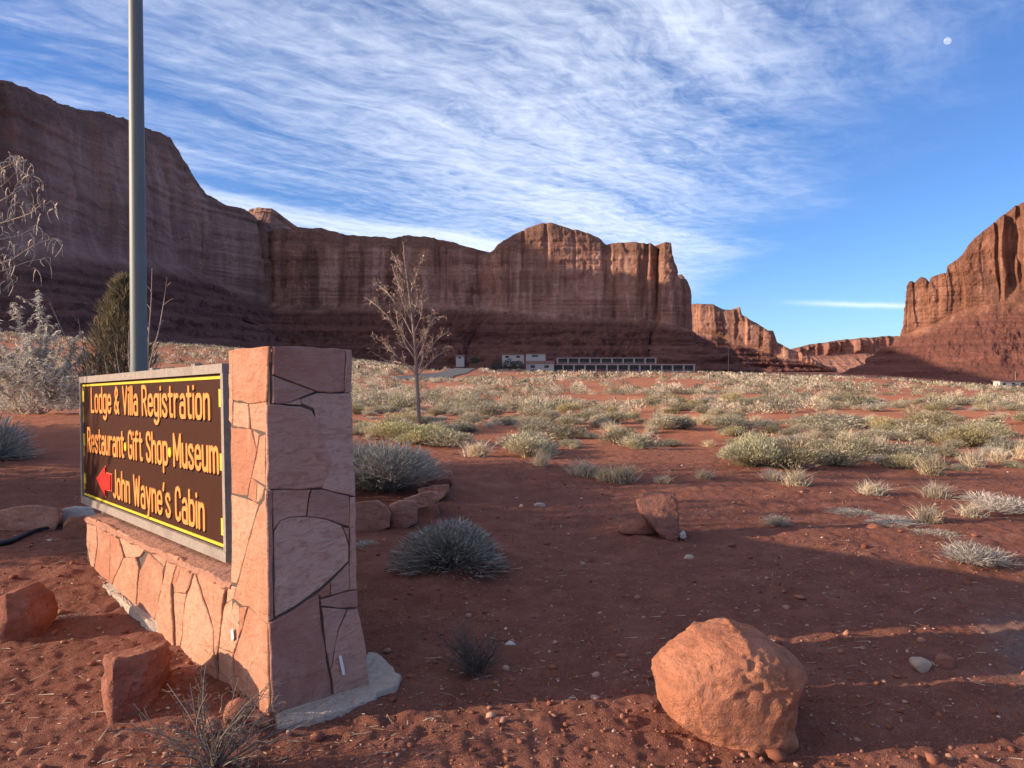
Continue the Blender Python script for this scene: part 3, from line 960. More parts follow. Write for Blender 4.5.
    # ---- poured concrete pad under the end face, and the strip showing along the wall foot
    pad_px = [(276, 733), (300, 730), (322, 724), (345, 716), (366, 706), (386, 697), (397, 692), (400, 683), (392, 671), (381, 662), (370, 657), (345, 680), (300, 690), (272, 705)]
    outl = [gp(px, py) for px, py in pad_px]
    lumpy('concrete_pad', outl, 0.030, M_concrete, root, K0, 3, depth=0.08)
    st = [gp(px, py) for px, py in [(92, 570), (98, 567), (112, 580), (133, 600), (155, 622), (157, 634), (146, 631), (124, 611), (104, 592)]]
    lumpy('footing_strip', st, 0.030, M_concrete, root, K0, 4, depth=0.06)
    # white paint drips on the stones
    for pl, n, ex, pts in ((K0, -U, E, [(337, 655), (339.5, 654.5), (342.5, 668), (343, 674), (340.5, 673.5)]), (K0, N, U, [(233, 630), (235, 628), (235.8, 638), (233.8, 641)])):
        q = [on_plane(px, py, pl, n) + n * (0.007 if n is N else 0.0155) for px, py in pts]
        nn = np.asarray(n, float)
        m2 = MB()
        V = q + [v + nn * 0.004 for v in q]
        kq = len(q)
        m2.add(V, [list(range(kq)), [kq + i for i in range(kq)]] + [(i, (i + 1) % kq, kq + (i + 1) % kq, kq + i) for i in range(kq)])
        m2.build('paint_mark', M_white_paint, pillar, K0)
    return root


def lumpy(name, outl, h, m, parent, origin, seed, depth=0.08):
    """low irregular slab from a ground outline"""
    o = np.array(outl)
    c = o.mean(0)
    # resample
    pts = []
    for i in range(len(o)):
        a, b = o[i], o[(i + 1) % len(o)]
        k = max(2, int(np.linalg.norm(b - a) / 0.02))
        for j in range(k):
            pts.append(a + (b - a) * j / k)
    p = np.array(pts)
    p[:, :2] += np.stack([fbm(p[:, 0] * 16, p[:, 1] * 16, seed=seed), fbm(p[:, 0] * 16, p[:, 1] * 16, seed=seed + 1)], -1) * 0.018
    rings = []
    zc = p[:, 2].mean()
    for f, dz in ((1.04, -depth), (1.0, h * 0.15), (0.99, h * 0.75), (0.955, h), (0.8, h * 1.04), (0.5, h * 1.05), (0.15, h * 1.05)):
        r = c + (p - c) * f
        r[:, 2] = zc + dz + (fbm(r[:, 0] * 22, r[:, 1] * 22, seed=seed + 2) * 0.012 if dz > 0 else 0)
        rings.append(r)
    k = len(p)
    V = np.concatenate(rings)
    fs = []
    for r in range(len(rings) - 1):
        for j in range(k):
            a = r * k + j; b = r * k + (j + 1) % k
            fs.append((a, b, b + k, a + k))
    fs.append([(len(rings) - 1) * k + j for j in range(k)])
    return mk(name, V, fs, m, parent, origin)


M_white_paint = simple_mat('white_paint', (0.75, 0.74, 0.72), 0.1, 60)
build_monument()

# ------------------------------------------------------------------ lettering drawn stroke by stroke
def OV(x0, y0, x1, y1):
    rx, ry = (x1 - x0) / 2, (y1 - y0) / 2
    cx, cy = (x0 + x1) / 2, (y0 + y1) / 2
    p = []
    for k in range(25):
        a = 2 * math.pi * k / 24
        c, s = math.cos(a), math.sin(a)
        p.append((cx + rx * math.copysign(abs(c) ** 0.75, c), cy + ry * math.copysign(abs(s) ** 0.55, s)))
    return p


GL = {
    'L': (.28, [[(0, 1), (0, 0), (.28, 0)]]),
    'o': (.30, [OV(0, 0, .3, .7)]),
    'd': (.30, [OV(0, 0, .3, .7), [(.3, 0), (.3, 1)]]),
    'b': (.30, [OV(0, 0, .3, .7), [(0, 0), (0, 1)]]),
    'g': (.30, [OV(0, 0.02, .3, .7), [(.3, .7), (.3, -.15), (.22, -.26), (.1, -.27), (.0, -.2)]]),
    'e': (.30, [[(.0, .36), (.3, .36), (.3, .54), (.25, .65), (.15, .7), (.05, .65), (0, .54), (0, .15), (.06, .04), (.16, 0), (.26, .05), (.3, .15)]]),
    '&': (.36, [[(.36, 0), (.05, .68), (.05, .86), (.15, 1), (.25, .88), (.25, .72), (0, .33), (0, .13), (.1, 0), (.22, .06), (.34, .4)]]),
    'V': (.36, [[(0, 1), (.18, 0), (.36, 1)]]),
    'i': (0.0, [[(0, 0), (0, .7)], [(0, .92), (0, .95)]]),
    'l': (0.0, [[(0, 0), (0, 1)]]),
    'a': (.29, [OV(0, 0, .29, .42), [(.29, 0), (.29, .54), (.23, .66), (.13, .7), (.03, .62)]]),
    'R': (.33, [[(0, 0), (0, 1), (.18, 1), (.29, .93), (.31, .78), (.29, .6), (.18, .5), (0, .5)], [(.16, .5), (.33, 0)]]),
    's': (.28, [[(.27, .57), (.22, .67), (.13, .7), (.04, .66), (0, .56), (.03, .46), (.24, .27), (.28, .16), (.24, .04), (.14, 0), (.04, .04), (0, .14)]]),
    't': (.22, [[(.08, .94), (.08, .1), (.13, .01), (.22, .02)], [(-.02, .7), (.22, .7)]]),
    'r': (.22, [[(0, 0), (0, .7)], [(0, .5), (.06, .64), (.14, .7), (.22, .67)]]),
    'n': (.28, [[(0, 0), (0, .7)], [(0, .52), (.07, .66), (.16, .7), (.25, .65), (.28, .54), (.28, 0)]]),
    'h': (.28, [[(0, 0), (0, 1)], [(0, .52), (.07, .66), (.16, .7), (.25, .65), (.28, .54), (.28, 0)]]),
    'u': (.28, [[(0, .7), (0, .15), (.04, .04), (.12, 0), (.22, .05), (.28, .18)], [(.28, .7), (.28, 0)]]),
    'G': (.32, [[(.32, .76), (.29, .93), (.16, 1), (.04, .93), (0, .78), (0, .2), (.04, .06), (.16, 0), (.28, .06), (.32, .2), (.32, .44), (.17, .44)]]),
    'C': (.30, [[(.30, .76), (.27, .93), (.15, 1), (.04, .93), (0, .78), (0, .2), (.04, .06), (.15, 0), (.26, .06), (.30, .22)]]),
    'f': (.24, [[(.25, .95), (.17, 1), (.10, .95), (.08, .84), (.08, 0)], [(-.03, .7), (.22, .7)]]),
    'S': (.32, [[(.31, .8), (.27, .95), (.16, 1), (.04, .94), (0, .8), (.04, .62), (.27, .40), (.32, .24), (.28, .06), (.16, 0), (.04, .06), (0, .22)]]),
    'p': (.30, [OV(0, 0, .3, .7), [(0, -.27), (0, .7)]]),
    'M': (.46, [[(0, 0), (0, 1), (.23, .22), (.46, 1), (.46, 0)]]),
    'm': (.46, [[(0, 0), (0, .7)], [(0, .52), (.06, .66), (.13, .7), (.2, .65), (.23, .54), (.23, 0)], [(.23, .52), (.29, .66), (.36, .7), (.43, .65), (.46, .54), (.46, 0)]]),
    'J': (.22, [[(.22, 1), (.22, .15), (.17, .03), (.09, 0), (.0, .08)]]),
    'W': (.50, [[(0, 1), (.13, 0), (.25, .88), (.37, 0), (.50, 1)]]),
    'y': (.30, [[(0, .7), (.15, .06)], [(.3, .7), (.13, -.2), (.06, -.27)]]),
    "'": (0.02, [[(.02, 1.0), (-.02, .82)]]),
    ' ': (.10, []),
    '.': (.20, []),
}
GAP = 0.155


def seg_dist(X, Y, a, b):
    ax, ay = a; bx, by = b
    dx, dy = bx - ax, by - ay
    L2 = dx * dx + dy * dy + 1e-12
    tt = np.clip(((X - ax) * dx + (Y - ay) * dy) / L2, 0, 1)
    return np.hypot(X - ax - tt * dx, Y - ay - tt * dy)


def sdf_mesh(strokes, r, res, to_world, h0, h1, mb):
    """fill the shape around strokes (list of polylines in metres) and give it thickness h0..h1"""
    allp = np.array([p for s in strokes for p in s])
    lo = allp.min(0) - r - 2 * res; hi = allp.max(0) + r + 2 * res
    xs = np.arange(lo[0], hi[0], res); ys = np.arange(lo[1], hi[1], res)
    X, Y = np.meshgrid(xs, ys)
    D = np.full(X.shape, 9.0)
    for s in strokes:
        for a, b in zip(s[:-1], s[1:]):
            D = np.minimum(D, seg_dist(X, Y, a, b))
    D = D - r
    IN = D < 0
    cache = {}
    V = []; fs = []
    def vid(p, top):
        key = (round(p[0], 6), round(p[1], 6), top)
        if key not in cache:
            cache[key] = len(V)
            V.append(to_world(p[0], p[1], h1 if top else h0))
        return cache[key]
    ny, nx = D.shape
    for j in range(ny - 1):
        run = None
        for i in range(nx - 1):
            c = (IN[j, i], IN[j, i + 1], IN[j + 1, i + 1], IN[j + 1, i])
            full = all(c)
            if full:
                if run is None: run = i
            if (not full or i == nx - 2) and run is not None:
                e = i + 1 if full else i
                fs.append([vid((xs[run], ys[j]), 1), vid((xs[e], ys[j]), 1), vid((xs[e], ys[j + 1]), 1), vid((xs[run], ys[j + 1]), 1)])
                run = None
            if full or not any(c):
                continue
            cor = [(xs[i], ys[j], D[j, i]), (xs[i + 1], ys[j], D[j, i + 1]), (xs[i + 1], ys[j + 1], D[j + 1, i + 1]), (xs[i], ys[j + 1], D[j + 1, i])]
            poly = []; cut = []
            for k in range(4):
                a, b = cor[k], cor[(k + 1) % 4]
                if a[2] < 0: poly.append((a[0], a[1]))
                if (a[2] < 0) != (b[2] < 0):
                    f = a[2] / (a[2] - b[2])
                    q = (a[0] + (b[0] - a[0]) * f, a[1] + (b[1] - a[1]) * f)
                    poly.append(q); cut.append(q)
            if len(poly) >= 3:
                fs.append([vid(q, 1) for q in poly])
            if len(cut) == 2:
                fs.append([vid(cut[0], 1), vid(cut[0], 0), vid(cut[1], 0), vid(cut[1], 1)])
    fs = [f for f in fs if len(set(f)) >= 3]
    mb.add(V, fs)


def build_board():
    S = 0.115                                    # the board sits back from the wall face by this much
    P0 = K0 - N * S
    def uv(px, py): return np.array(plane_uv(px, py, P0, N, -U))
    tr, br, tl, bl = uv(225.5, 363.5), uv(228, 562), uv(81.5, 376.8), uv(82.5, 502.5)
    xr, xl = (tr[0] + br[0]) / 2 , (tl[0] + bl[0]) / 2
    # local frame of the board: a axis towards the near end, b axis up (it dips a little to the far end)
    A2 = ((tr - tl) / np.linalg.norm(tr - tl) + (br - bl) / np.linalg.norm(br - bl)); A2 /= np.linalg.norm(A2)
    A = -U * A2[0] + ZZ * A2[1]
    B = np.cross(N, A); B = B if B[2] > 0 else -B
    O = P0 - U * bl[0] + ZZ * bl[1]
    W = float(np.dot(P0 - U * br[0] + ZZ * br[1] - O, A))
    Ht = 0.5 * (float(np.dot(P0 - U * tl[0] + ZZ * tl[1] - O, B)) + float(np.dot(P0 - U * tr[0] + ZZ * tr[1] - O, B)))
    def ab(px, py):
        q = on_plane(px, py, O, N) - O
        return np.array([np.dot(q, A), np.dot(q, B)])
    def w(a, b, h=0.0): return O + A * a + B * b + N * h
    print('board', W, Ht)
    root = thing('sign_board', 'dark brown board with raised orange lettering and a red arrow, on the low flagstone wall', 'sign', O)
    def bx(mb, a0, a1, b0, b1, h0, h1):
        mb.obox(w(a0, b0, h0), A * (a1 - a0), B * (b1 - b0), N * (h1 - h0))
    mb = MB(); bx(mb, 0.02, W - 0.02, 0.02, Ht - 0.02, -0.05, -0.012)
    mb.build('panel', M_brown, root, O)
    fr = MB()
    fw_b, fw_t, fw_s = 0.058, 0.052, 0.036
    bx(fr, 0, W, 0, fw_b, -0.055, 0.012); bx(fr, 0.003, W - 0.003, Ht - fw_t, Ht, -0.055, 0.012)
    bx(fr, 0, fw_s, fw_b + 0.001, Ht - fw_t - 0.001, -0.056, 0.010); bx(fr, W - fw_s, W, fw_b + 0.001, Ht - fw_t - 0.001, -0.056, 0.010)
    frame = fr.build('frame', M_frame, root, O)
    # small clips along the top of the frame
    for px in (151, 193):
        cl = MB()
        a = ab(px, 370)[0]
        bx(cl, a - 0.03, a + 0.03, Ht + 0.001, Ht + 0.014, -0.045, 0.0)
        cl.build('clip', M_frame, frame, O)
    # painted yellow border with stepped tabs at the ends
    yb = MB()
    i0 = fw_s + 0.012; i1 = W - fw_s - 0.012; j0 = fw_b + 0.012; j1 = Ht - fw_t - 0.014
    t_ = 0.016
    bx(yb, i0, i1, j1 - t_, j1, -0.013, -0.006); bx(yb, i0, i1, j0, j0 + t_, -0.013, -0.006)
    bx(yb, i1 - t_, i1, j1 - 0.17, j1 - t_ - 0.001, -0.013, -0.006)
    for lo_, hi_ in ((0.05, 0.20), (0.35, 0.53), (0.66, 0.80), (0.90, 0.975)):
        bx(yb, i0, i0 + 0.014, j0 + lo_ * (j1 - j0), j0 + hi_ * (j1 - j0), -0.013, -0.006)
    yb.build('border', M_yellow, root, O)
    for px, py0, py1 in ((221.5, 389, 407), (222, 454, 471), (223, 519, 536)):
        q0, q1 = ab(px, py1), ab(px, py0)
        tb = MB(); bx(tb, i1 - 0.052, i1, q0[1], q1[1], -0.0135, -0.004); tb.build('border_tab', M_yellow, root, O)
    for px, py0, py1 in ((86, 391, 402), (86, 434, 446), (86, 474, 484)):
        q0, q1 = ab(px, py1), ab(px, py0)
        tb = MB(); bx(tb, i0 + 0.001, i0 + 0.045, q0[1], q1[1], -0.0135, -0.004); tb.build('border_tab', M_yellow, root, O)
    # text
    def line(text, pl, pr, cap_px, name):
        a, b = ab(*pl), ab(*pr)
        cap = cap_px
        tot = sum(GL[c][0] for c in text) + GAP * (len(text) - 1)
        L = np.linalg.norm(b - a)
        d = (b - a) / L; n_ = np.array([-d[1], d[0]])
        r = 0.0134
        sx = (L - 2 * r) / tot
        x = r
        mt, mo = MB(), MB()
        dots = []
        for c in text:
            wd, st = GL[c]
            if c == '.':
                dots.append(a + d * (x + wd * sx * 0.5) + n_ * (0.42 * cap))
            if st:
                strokes = [[tuple(a + d * (x + px * sx) + n_ * (r + py * (cap - 2 * r))) for px, py in s] for s in st]
                sdf_mesh(strokes, r, 0.0038, w, -0.0125, -0.003, mt)
                so = [[(p[0] - 0.006, p[1] - 0.005) for p in s] for s in strokes]
                sdf_mesh(so, r + 0.004, 0.0048, w, -0.0125, -0.0085, mo)
            x += (wd + GAP) * sx
        t_o = mt.build('lettering', M_orange, root, O)
        mo.build('letter_edge', M_black, t_o, O)
        return dots
    def cap_of(p0, p1): return abs(ab(*p0)[1] - ab(*p1)[1])
    line('Lodge & Villa Registration', (90.6, 413.0), (209.5, 420.8), cap_of((141, 385), (141, 416.2)), 'lettering')
    dots = line('Restaurant.Gift Shop.Museum', (87.2, 452.6), (218.3, 474.8), cap_of((172, 435.3), (172, 469.5)), 'lettering')
    line("John Wayne's Cabin", (112.8, 498.0), (204.3, 531.8), cap_of((175, 486), (175, 521.6)), 'lettering')
    for q in dots:
        db = MB()
        k = 18
        ring = [(q[0] + 0.028 * math.cos(2 * math.pi * i / k), q[1] + 0.032 * math.sin(2 * math.pi * i / k)) for i in range(k)]
        V = [w(x_, y_, -0.0125) for x_, y_ in ring] + [w(x_, y_, 0.003) for x_, y_ in ring]
        db.add(V, [[k + i for i in range(k)]] + [(i, (i + 1) % k, k + (i + 1) % k, k + i) for i in range(k)])
        db.build('bullet_dot', M_yellow, root, O)
    # arrow
    ar = [ab(97, 478.6), ab(105.3, 467), ab(105.5, 473.2), ab(110.8, 475), ab(110.6, 490.3), ab(105.5, 489.6), ab(105.3, 496)]
    ar = np.array(ar)
    for f, h0, h1, mm, nm in ((1.0, -0.0125, 0.004, M_red, 'arrow'), (1.13, -0.0125, -0.004, M_arrow_edge, 'arrow_edge')):
        c = ar.mean(0); q = c + (ar - c) * f; k = len(q)
        V = [w(*p, h0) for p in q] + [w(*p, h1) for p in q]
        m2 = MB(); m2.add(V, [[k + i for i in range(k)]] + [(i, (i + 1) % k, k + (i + 1) % k, k + i) for i in range(k)])
        if nm == 'arrow': aro = m2.build(nm, mm, root, O)
        else: m2.build(nm, mm, aro, O)
    # posts that hold the board up from the ledge
    for a in (0.35, W * 0.5, W - 0.35):
        po = MB(); po.obox(w(a, -0.16, -0.12), A * 0.07, B * (Ht + 0.1), N * 0.06)
        po.build('support_post', M_frame, root, O)


def painted(name, col, wear=(0.3, 0.2, 0.15), amt=0.35, rough=0.6):
    def f(t):
        p = t.pos()
        n = t.noise(p, 35.0, 6, 0.7)
        n2 = t.noise(p, 5.0, 4, 0.6)
        c = t.mix(t.math('MULTIPLY', t.ss(n, 0.56, 0.72), amt), col, wear)
        c = t.mix(t.math('MULTIPLY', t.ss(n2, 0.45, 0.7), 0.25), c, tuple(v * 0.7 for v in col))
        t.surface(c, rough, t.bump(n, 0.15, 0.004), 0.04)
    return material(name, f)


M_brown = painted('brown_paint', (0.056, 0.021, 0.014), (0.095, 0.045, 0.034), 0.5, 0.6)
M_orange = painted('orange_paint', (0.70, 0.275, 0.085), (0.66, 0.35, 0.15), 0.5)
M_yellow = painted('yellow_paint', (0.62, 0.47, 0.06), (0.45, 0.36, 0.15), 0.4)
M_red = painted('red_paint', (0.58, 0.030, 0.024), (0.62, 0.12, 0.09), 0.4)
M_arrow_edge = painted('arrow_outline', (0.55, 0.12, 0.07), (0.4, 0.1, 0.06), 0.4)
M_black = painted('black_paint', (0.012, 0.010, 0.010), (0.03, 0.02, 0.02), 0.3)
M_frame = simple_mat('weathered_frame', (0.30, 0.245, 0.21), 0.4, 30, 0.8, 0.5, 0.008)
build_board()
# ------------------------------------------------------------------ pole
def galv(t):
    p = t.pos()
    n = t.noise(t.vmath('MULTIPLY', p, (20, 20, 3.0)), 1.0, 5, 0.65)
    c = t.mix(n, (0.115, 0.125, 0.12), (0.19, 0.20, 0.19))
    t.surface(c, 0.55, t.bump(n, 0.1, 0.005), 0.4, 0.15)


M_pole = material('grey_metal', galv)


def build_pole():
    b = at(140.2, 500, 6.55); b[2] = Hs(b[0], b[1])
    root = thing('light_pole', 'tall tapered grey metal pole rising behind the brown board', 'pole', b)
    m = MB()
    zs = np.linspace(0, 7.2, 12)
    m.tube([b + ZZ * z for z in zs], 0.0765 - 0.0042 * zs, 28)
    m.build('shaft', M_pole, root, b, True)
    m = MB(); m.obox(b + np.array([-0.16, -0.16, 0.0]), (0.32, 0, 0), (0, 0.32, 0), (0, 0, 0.025)); m.build('base_plate', M_pole, root, b)
    for sx in (-1, 1):
        for sy in (-1, 1):
            m = MB(); q = b + np.array([sx * 0.125, sy * 0.125, 0.026]); m.tube([q, q + ZZ * 0.05], 0.014, 6); m.build('bolt', M_pole, root, b)


build_pole()


# ------------------------------------------------------------------ rocks
def rock_mat(name, a, b, dark, bump=0.8, scale=1.0, dist=0.03):
    def f(t):
        p = t.pos()
        n1 = t.noise(p, 4.0 * scale, 5, 0.6)
        n2 = t.noise(p, 22.0 * scale, 6, 0.7)
        n3 = t.noise(p, 90.0 * scale, 4, 0.75)
        c = t.mix(t.ss(n1, 0.35, 0.65), a, b)
        n0 = t.noise(t.vmath('MULTIPLY', p, (3.0, 3.0, 14.0)), 1.0, 4, 0.6, 0.8)
        c = t.mix(t.math('MULTIPLY', t.ss(n0, 0.50, 0.64), 0.35), c, dark)
        c = t.mix(t.math('MULTIPLY', t.ss(n0, 0.44, 0.32), 0.30), c, tuple(min(1, v * 1.3) for v in b))
        c = t.mix(t.math('MULTIPLY', t.ss(n2, 0.52, 0.66), 0.6), c, dark)
        c = t.mix(t.math('MULTIPLY', t.ss(n3, 0.58, 0.72), 0.35), c, tuple(min(1, v * 1.35) for v in b))
        h = t.math('ADD', t.math('MULTIPLY', n1, 0.7), t.math('ADD', t.math('MULTIPLY', n2, 0.55), t.math('MULTIPLY', n3, 0.25)))
        t.surface(c, 0.95, t.bump(h, bump, dist), 0.1)
    return material(name, f)


M_rock = rock_mat('orange_sandstone', (0.46, 0.175, 0.100), (0.54, 0.225, 0.135), (0.27, 0.115, 0.07), 1.0, 1.0, 0.05)
M_rock_red = rock_mat('red_sandstone', (0.29, 0.112, 0.076), (0.38, 0.165, 0.115), (0.17, 0.066, 0.046), 1.0, 1.0, 0.045)
M_rock_pink = rock_mat('pink_sandstone', (0.40, 0.19, 0.135), (0.46, 0.24, 0.175), (0.22, 0.10, 0.075), 0.9, 1.0, 0.04)
M_rock_pale = rock_mat('pale_stone', (0.42, 0.30, 0.235), (0.48, 0.37, 0.30), (0.28, 0.18, 0.135), 0.5)
M_rock_white = rock_mat('whitish_stone', (0.40, 0.345, 0.305), (0.48, 0.42, 0.38), (0.28, 0.22, 0.19), 0.5)
M_rock_dark = rock_mat('brown_stone', (0.24, 0.10, 0.065), (0.29, 0.13, 0.09), (0.16, 0.07, 0.05), 0.6)


def ico(sub):
    bm = bmesh.new()
    bmesh.ops.create_icosphere(bm, subdivisions=sub, radius=1.0)
    V = np.array([v.co[:] for v in bm.verts]); Fc = np.array([[v.index for v in f.verts] for f in bm.faces])
    bm.free()
    return V, Fc


ICO = {k: ico(k) for k in (1, 2, 3, 4, 5, 6)}


def outline_rock(name, px_outline, Y, thick, m, label=None, cat='rock', group=None, seed=0, box=0.5, lump=0.06, facets=0, sub=5, pits=0.0, sink=0.03, smooth=True, fine=0.012):
    """a rock with a measured silhouette: the outline gives its size seen from the front, `thick` its half-depth; faceted or lumpy surface"""
    rng = np.random.RandomState(seed)
    P = np.array([at(px, py, Y) for px, py in px_outline])
    c = P.mean(0)
    rel = P - c
    ang = np.arctan2(rel[:, 2], rel[:, 0]); rad = np.hypot(rel[:, 0], rel[:, 2])
    o = np.argsort(ang); ang, rad = ang[o], rad[o]
    # dense resample along straight edges
    px_, pz_ = rad * np.cos(ang), rad * np.sin(ang)
    qa, qr = [], []
    k = len(ang)
    for i in range(k):
        for f in np.linspace(0, 1, 10, endpoint=False):
            x = px_[i] + (px_[(i + 1) % k] - px_[i]) * f; z = pz_[i] + (pz_[(i + 1) % k] - pz_[i]) * f
            qa.append(math.atan2(z, x)); qr.append(math.hypot(x, z))
    qa, qr = np.array(qa), np.array(qr)
    o = np.argsort(qa); qa, qr = qa[o], qr[o]
    V, Fc = ICO[sub]
    th = np.arctan2(V[:, 2], V[:, 0])
    Rr = np.interp(th, np.concatenate([qa - 2 * np.pi, qa, qa + 2 * np.pi]), np.concatenate([qr, qr, qr]))
    rho = np.clip(np.hypot(V[:, 0], V[:, 2]), 1e-6, 1)
    rp = rho ** box
    ydep = np.sign(V[:, 1]) * np.abs(V[:, 1]) ** box * thick
    X = np.stack([np.cos(th) * Rr * rp, ydep, np.sin(th) * Rr * rp], -1)
    size = np.mean(qr)
    if facets:
        for _ in range(facets):
            n = rng.normal(size=3); n /= np.linalg.norm(n)
            pr = X @ n
            lim = pr.max() * rng.uniform(0.72, 0.90)
            X = X - np.outer(np.maximum(pr - lim, 0) * 0.92, n)
    dirv = X / (np.linalg.norm(X, axis=1)[:, None] + 1e-9)
    s = 1.0 / size
    d = fbm(X[:, 0] * s * 1.3 + seed, X[:, 1] * s * 1.3, X[:, 2] * s * 1.3, seed=seed, oct=3) * lump * size
    d = d + fbm(X[:, 0] * s * 6 + seed, X[:, 1] * s * 6, X[:, 2] * s * 6, seed=seed + 5, oct=4) * fine * 2 * size
    if pits:
        v = vnoise(X[:, 0] * s * 9, X[:, 1] * s * 9, X[:, 2] * s * 9, seed=seed + 9)
        patch = sstep(-0.15, 0.35, fbm(X[:, 0] * s * 2, X[:, 1] * s * 2, X[:, 2] * s * 2 + 4, seed=seed + 12, oct=2) + 0.35 * (X[:, 2] - 0.25 * X[:, 0]) * s - 0.1)
        d = d - pits * size * sstep(0.25, 0.6, v) * patch
        d = d + pits * size * 0.7 * fbm(X[:, 0] * s * 13, X[:, 1] * s * 13, X[:, 2] * s * 13, seed=seed + 14, oct=3) * (0.4 + patch)
    ph = (X[:, 2] + X[:, 0] * 0.3) * s + fbm(X[:, 0] * s * 2, X[:, 1] * s * 2, X[:, 2] * s * 2, seed=seed + 21) * 0.25
    d = d + np.clip(fbm(ph * 7, ph * 0 + seed, seed=seed + 22, oct=3), -0.6, 0.6) * fine * 2.2 * size
    X = X + dirv * d[:, None]
    W = X + c
    org = np.array([c[0], c[1], W[:, 2].min() + sink])
    ob = mk(name, W, Fc, m, None, org, smooth)
    tag(ob, label, cat, group)
    return ob


def hull_rock(name, pts, m, label, cat='rock', seed=0, cuts=4, bevel=0.014, lump=0.014, sink=0.04):
    """an angular block from its measured corners (column, row, distance)"""
    P = [at(*q) for q in pts]
    bm = bmesh.new()
    for p in P: bm.verts.new(p)
    bmesh.ops.convex_hull(bm, input=bm.verts[:])
    loose = [v for v in bm.verts if not v.link_faces]
    bmesh.ops.delete(bm, geom=loose, context='VERTS')
    bmesh.ops.dissolve_limit(bm, angle_limit=R(8), verts=bm.verts[:], edges=bm.edges[:])
    bmesh.ops.bevel(bm, geom=bm.edges[:], offset=bevel, segments=2, profile=0.6, affect='EDGES', clamp_overlap=True)
    bmesh.ops.triangulate(bm, faces=bm.faces[:])
    for _ in range(cuts):
        es = [e for e in bm.edges if e.calc_length() > 0.02]
        if not es: break
        bmesh.ops.subdivide_edges(bm, edges=es, cuts=1)
        bmesh.ops.triangulate(bm, faces=bm.faces[:])
    bm.normal_update()
    V = np.array([v.co[:] for v in bm.verts]); Nn = np.array([v.normal[:] for v in bm.verts])
    Fc = [[v.index for v in f.verts] for f in bm.faces]
    bm.verts.index_update()
    Fc = [[v.index for v in f.verts] for f in bm.faces]
    bm.free()
    s = 9.0
    d = fbm(V[:, 0] * s + seed, V[:, 1] * s, V[:, 2] * s, seed=seed, oct=4) * lump * 1.6 + fbm(V[:, 0] * 40, V[:, 1] * 40, V[:, 2] * 40, seed=seed + 3, oct=3) * lump * 0.5
    ph = V[:, 2] * 1.0 + V[:, 0] * 0.35 + fbm(V[:, 0] * 4, V[:, 1] * 4, V[:, 2] * 4, seed=seed + 7) * 0.05
    stp = fbm(ph * 26, ph * 0, seed=seed + 8, oct=3)
    d = d + np.clip(stp, -0.6, 0.6) * lump * 0.9                  # bedding shows as faint ledges
    V = V + Nn * d[:, None]
    c = V.mean(0)
    o = mk(name, V, Fc, m, None, (c[0], c[1], V[:, 2].min() + sink), True)
    return tag(o, label, cat)


outline_rock('boulder', [(654.9, 674.8), (672.3, 653.0), (700.2, 634.9), (735.0, 627.3), (764.9, 636.8), (780.3, 649.2), (796.7, 658.7), (790.0, 678.6), (784.2, 710.0), (789.0, 729.9), (776.5, 747.0), (742.7, 753.7), (724.4, 741.3), (700.2, 728.0), (680.9, 715.7), (660.7, 702.4)],
             3.36, 0.29, M_rock, 'large rounded orange boulder with a pitted top, in the right foreground', seed=4, box=0.62, lump=0.035, sub=6, pits=0.036, sink=0.05, fine=0.011)
hull_rock('leaning_slab', [(635, 500, 7.12), (648, 492.5, 7.2), (664, 491.5, 7.25), (676, 493, 7.2), (679.5, 515, 7.06), (679, 538, 6.98), (669, 541, 6.96), (660, 535, 6.94), (650, 520, 6.97), (638, 511, 7.05),
           (645, 495, 7.40), (676, 496, 7.42), (680, 540, 7.30), (660, 540, 7.28)], M_rock_red, 'flat-topped reddish slab leaning out of the ground, with a white pebble at its foot', seed=8, bevel=0.015, lump=0.007)
outline_rock('rock', [(618, 531), (624, 524), (633, 520), (644, 520), (652, 524), (657, 532), (648, 538), (630, 538)],
             7.22, 0.14, M_rock_dark, 'low half-buried brown rock against the left side of the leaning slab', seed=9, box=0.6, lump=0.08, facets=4, sub=4, sink=0.05)
hull_rock('block_rock', [(103, 654, 3.62), (104, 728, 3.52), (112, 660, 3.36), (107, 700, 3.34), (113, 731, 3.30), (128, 650, 3.72), (150, 643, 3.72), (169, 639, 3.78), (171.5, 655, 3.80), (166, 686, 3.72), (157, 712, 3.62), (150, 728, 3.52),
           (134, 733, 3.38), (150, 652, 3.48), (166, 645, 3.62), (140, 700, 4.0), (168, 700, 4.0), (110, 690, 3.9), (165, 660, 4.0)], M_rock_red, 'upright angular red sandstone block standing in front of the low wall', seed=15)
outline_rock('rock', [(-22, 600), (0, 588), (20, 584), (36, 600), (45, 618), (44, 634), (25, 641), (0, 648), (-25, 650)],
             4.55, 0.22, M_rock_red, 'rounded red sandstone rock cut by the left edge of the photo', seed=22, box=0.40, lump=0.06, facets=9, sub=5, sink=0.06, fine=0.020)
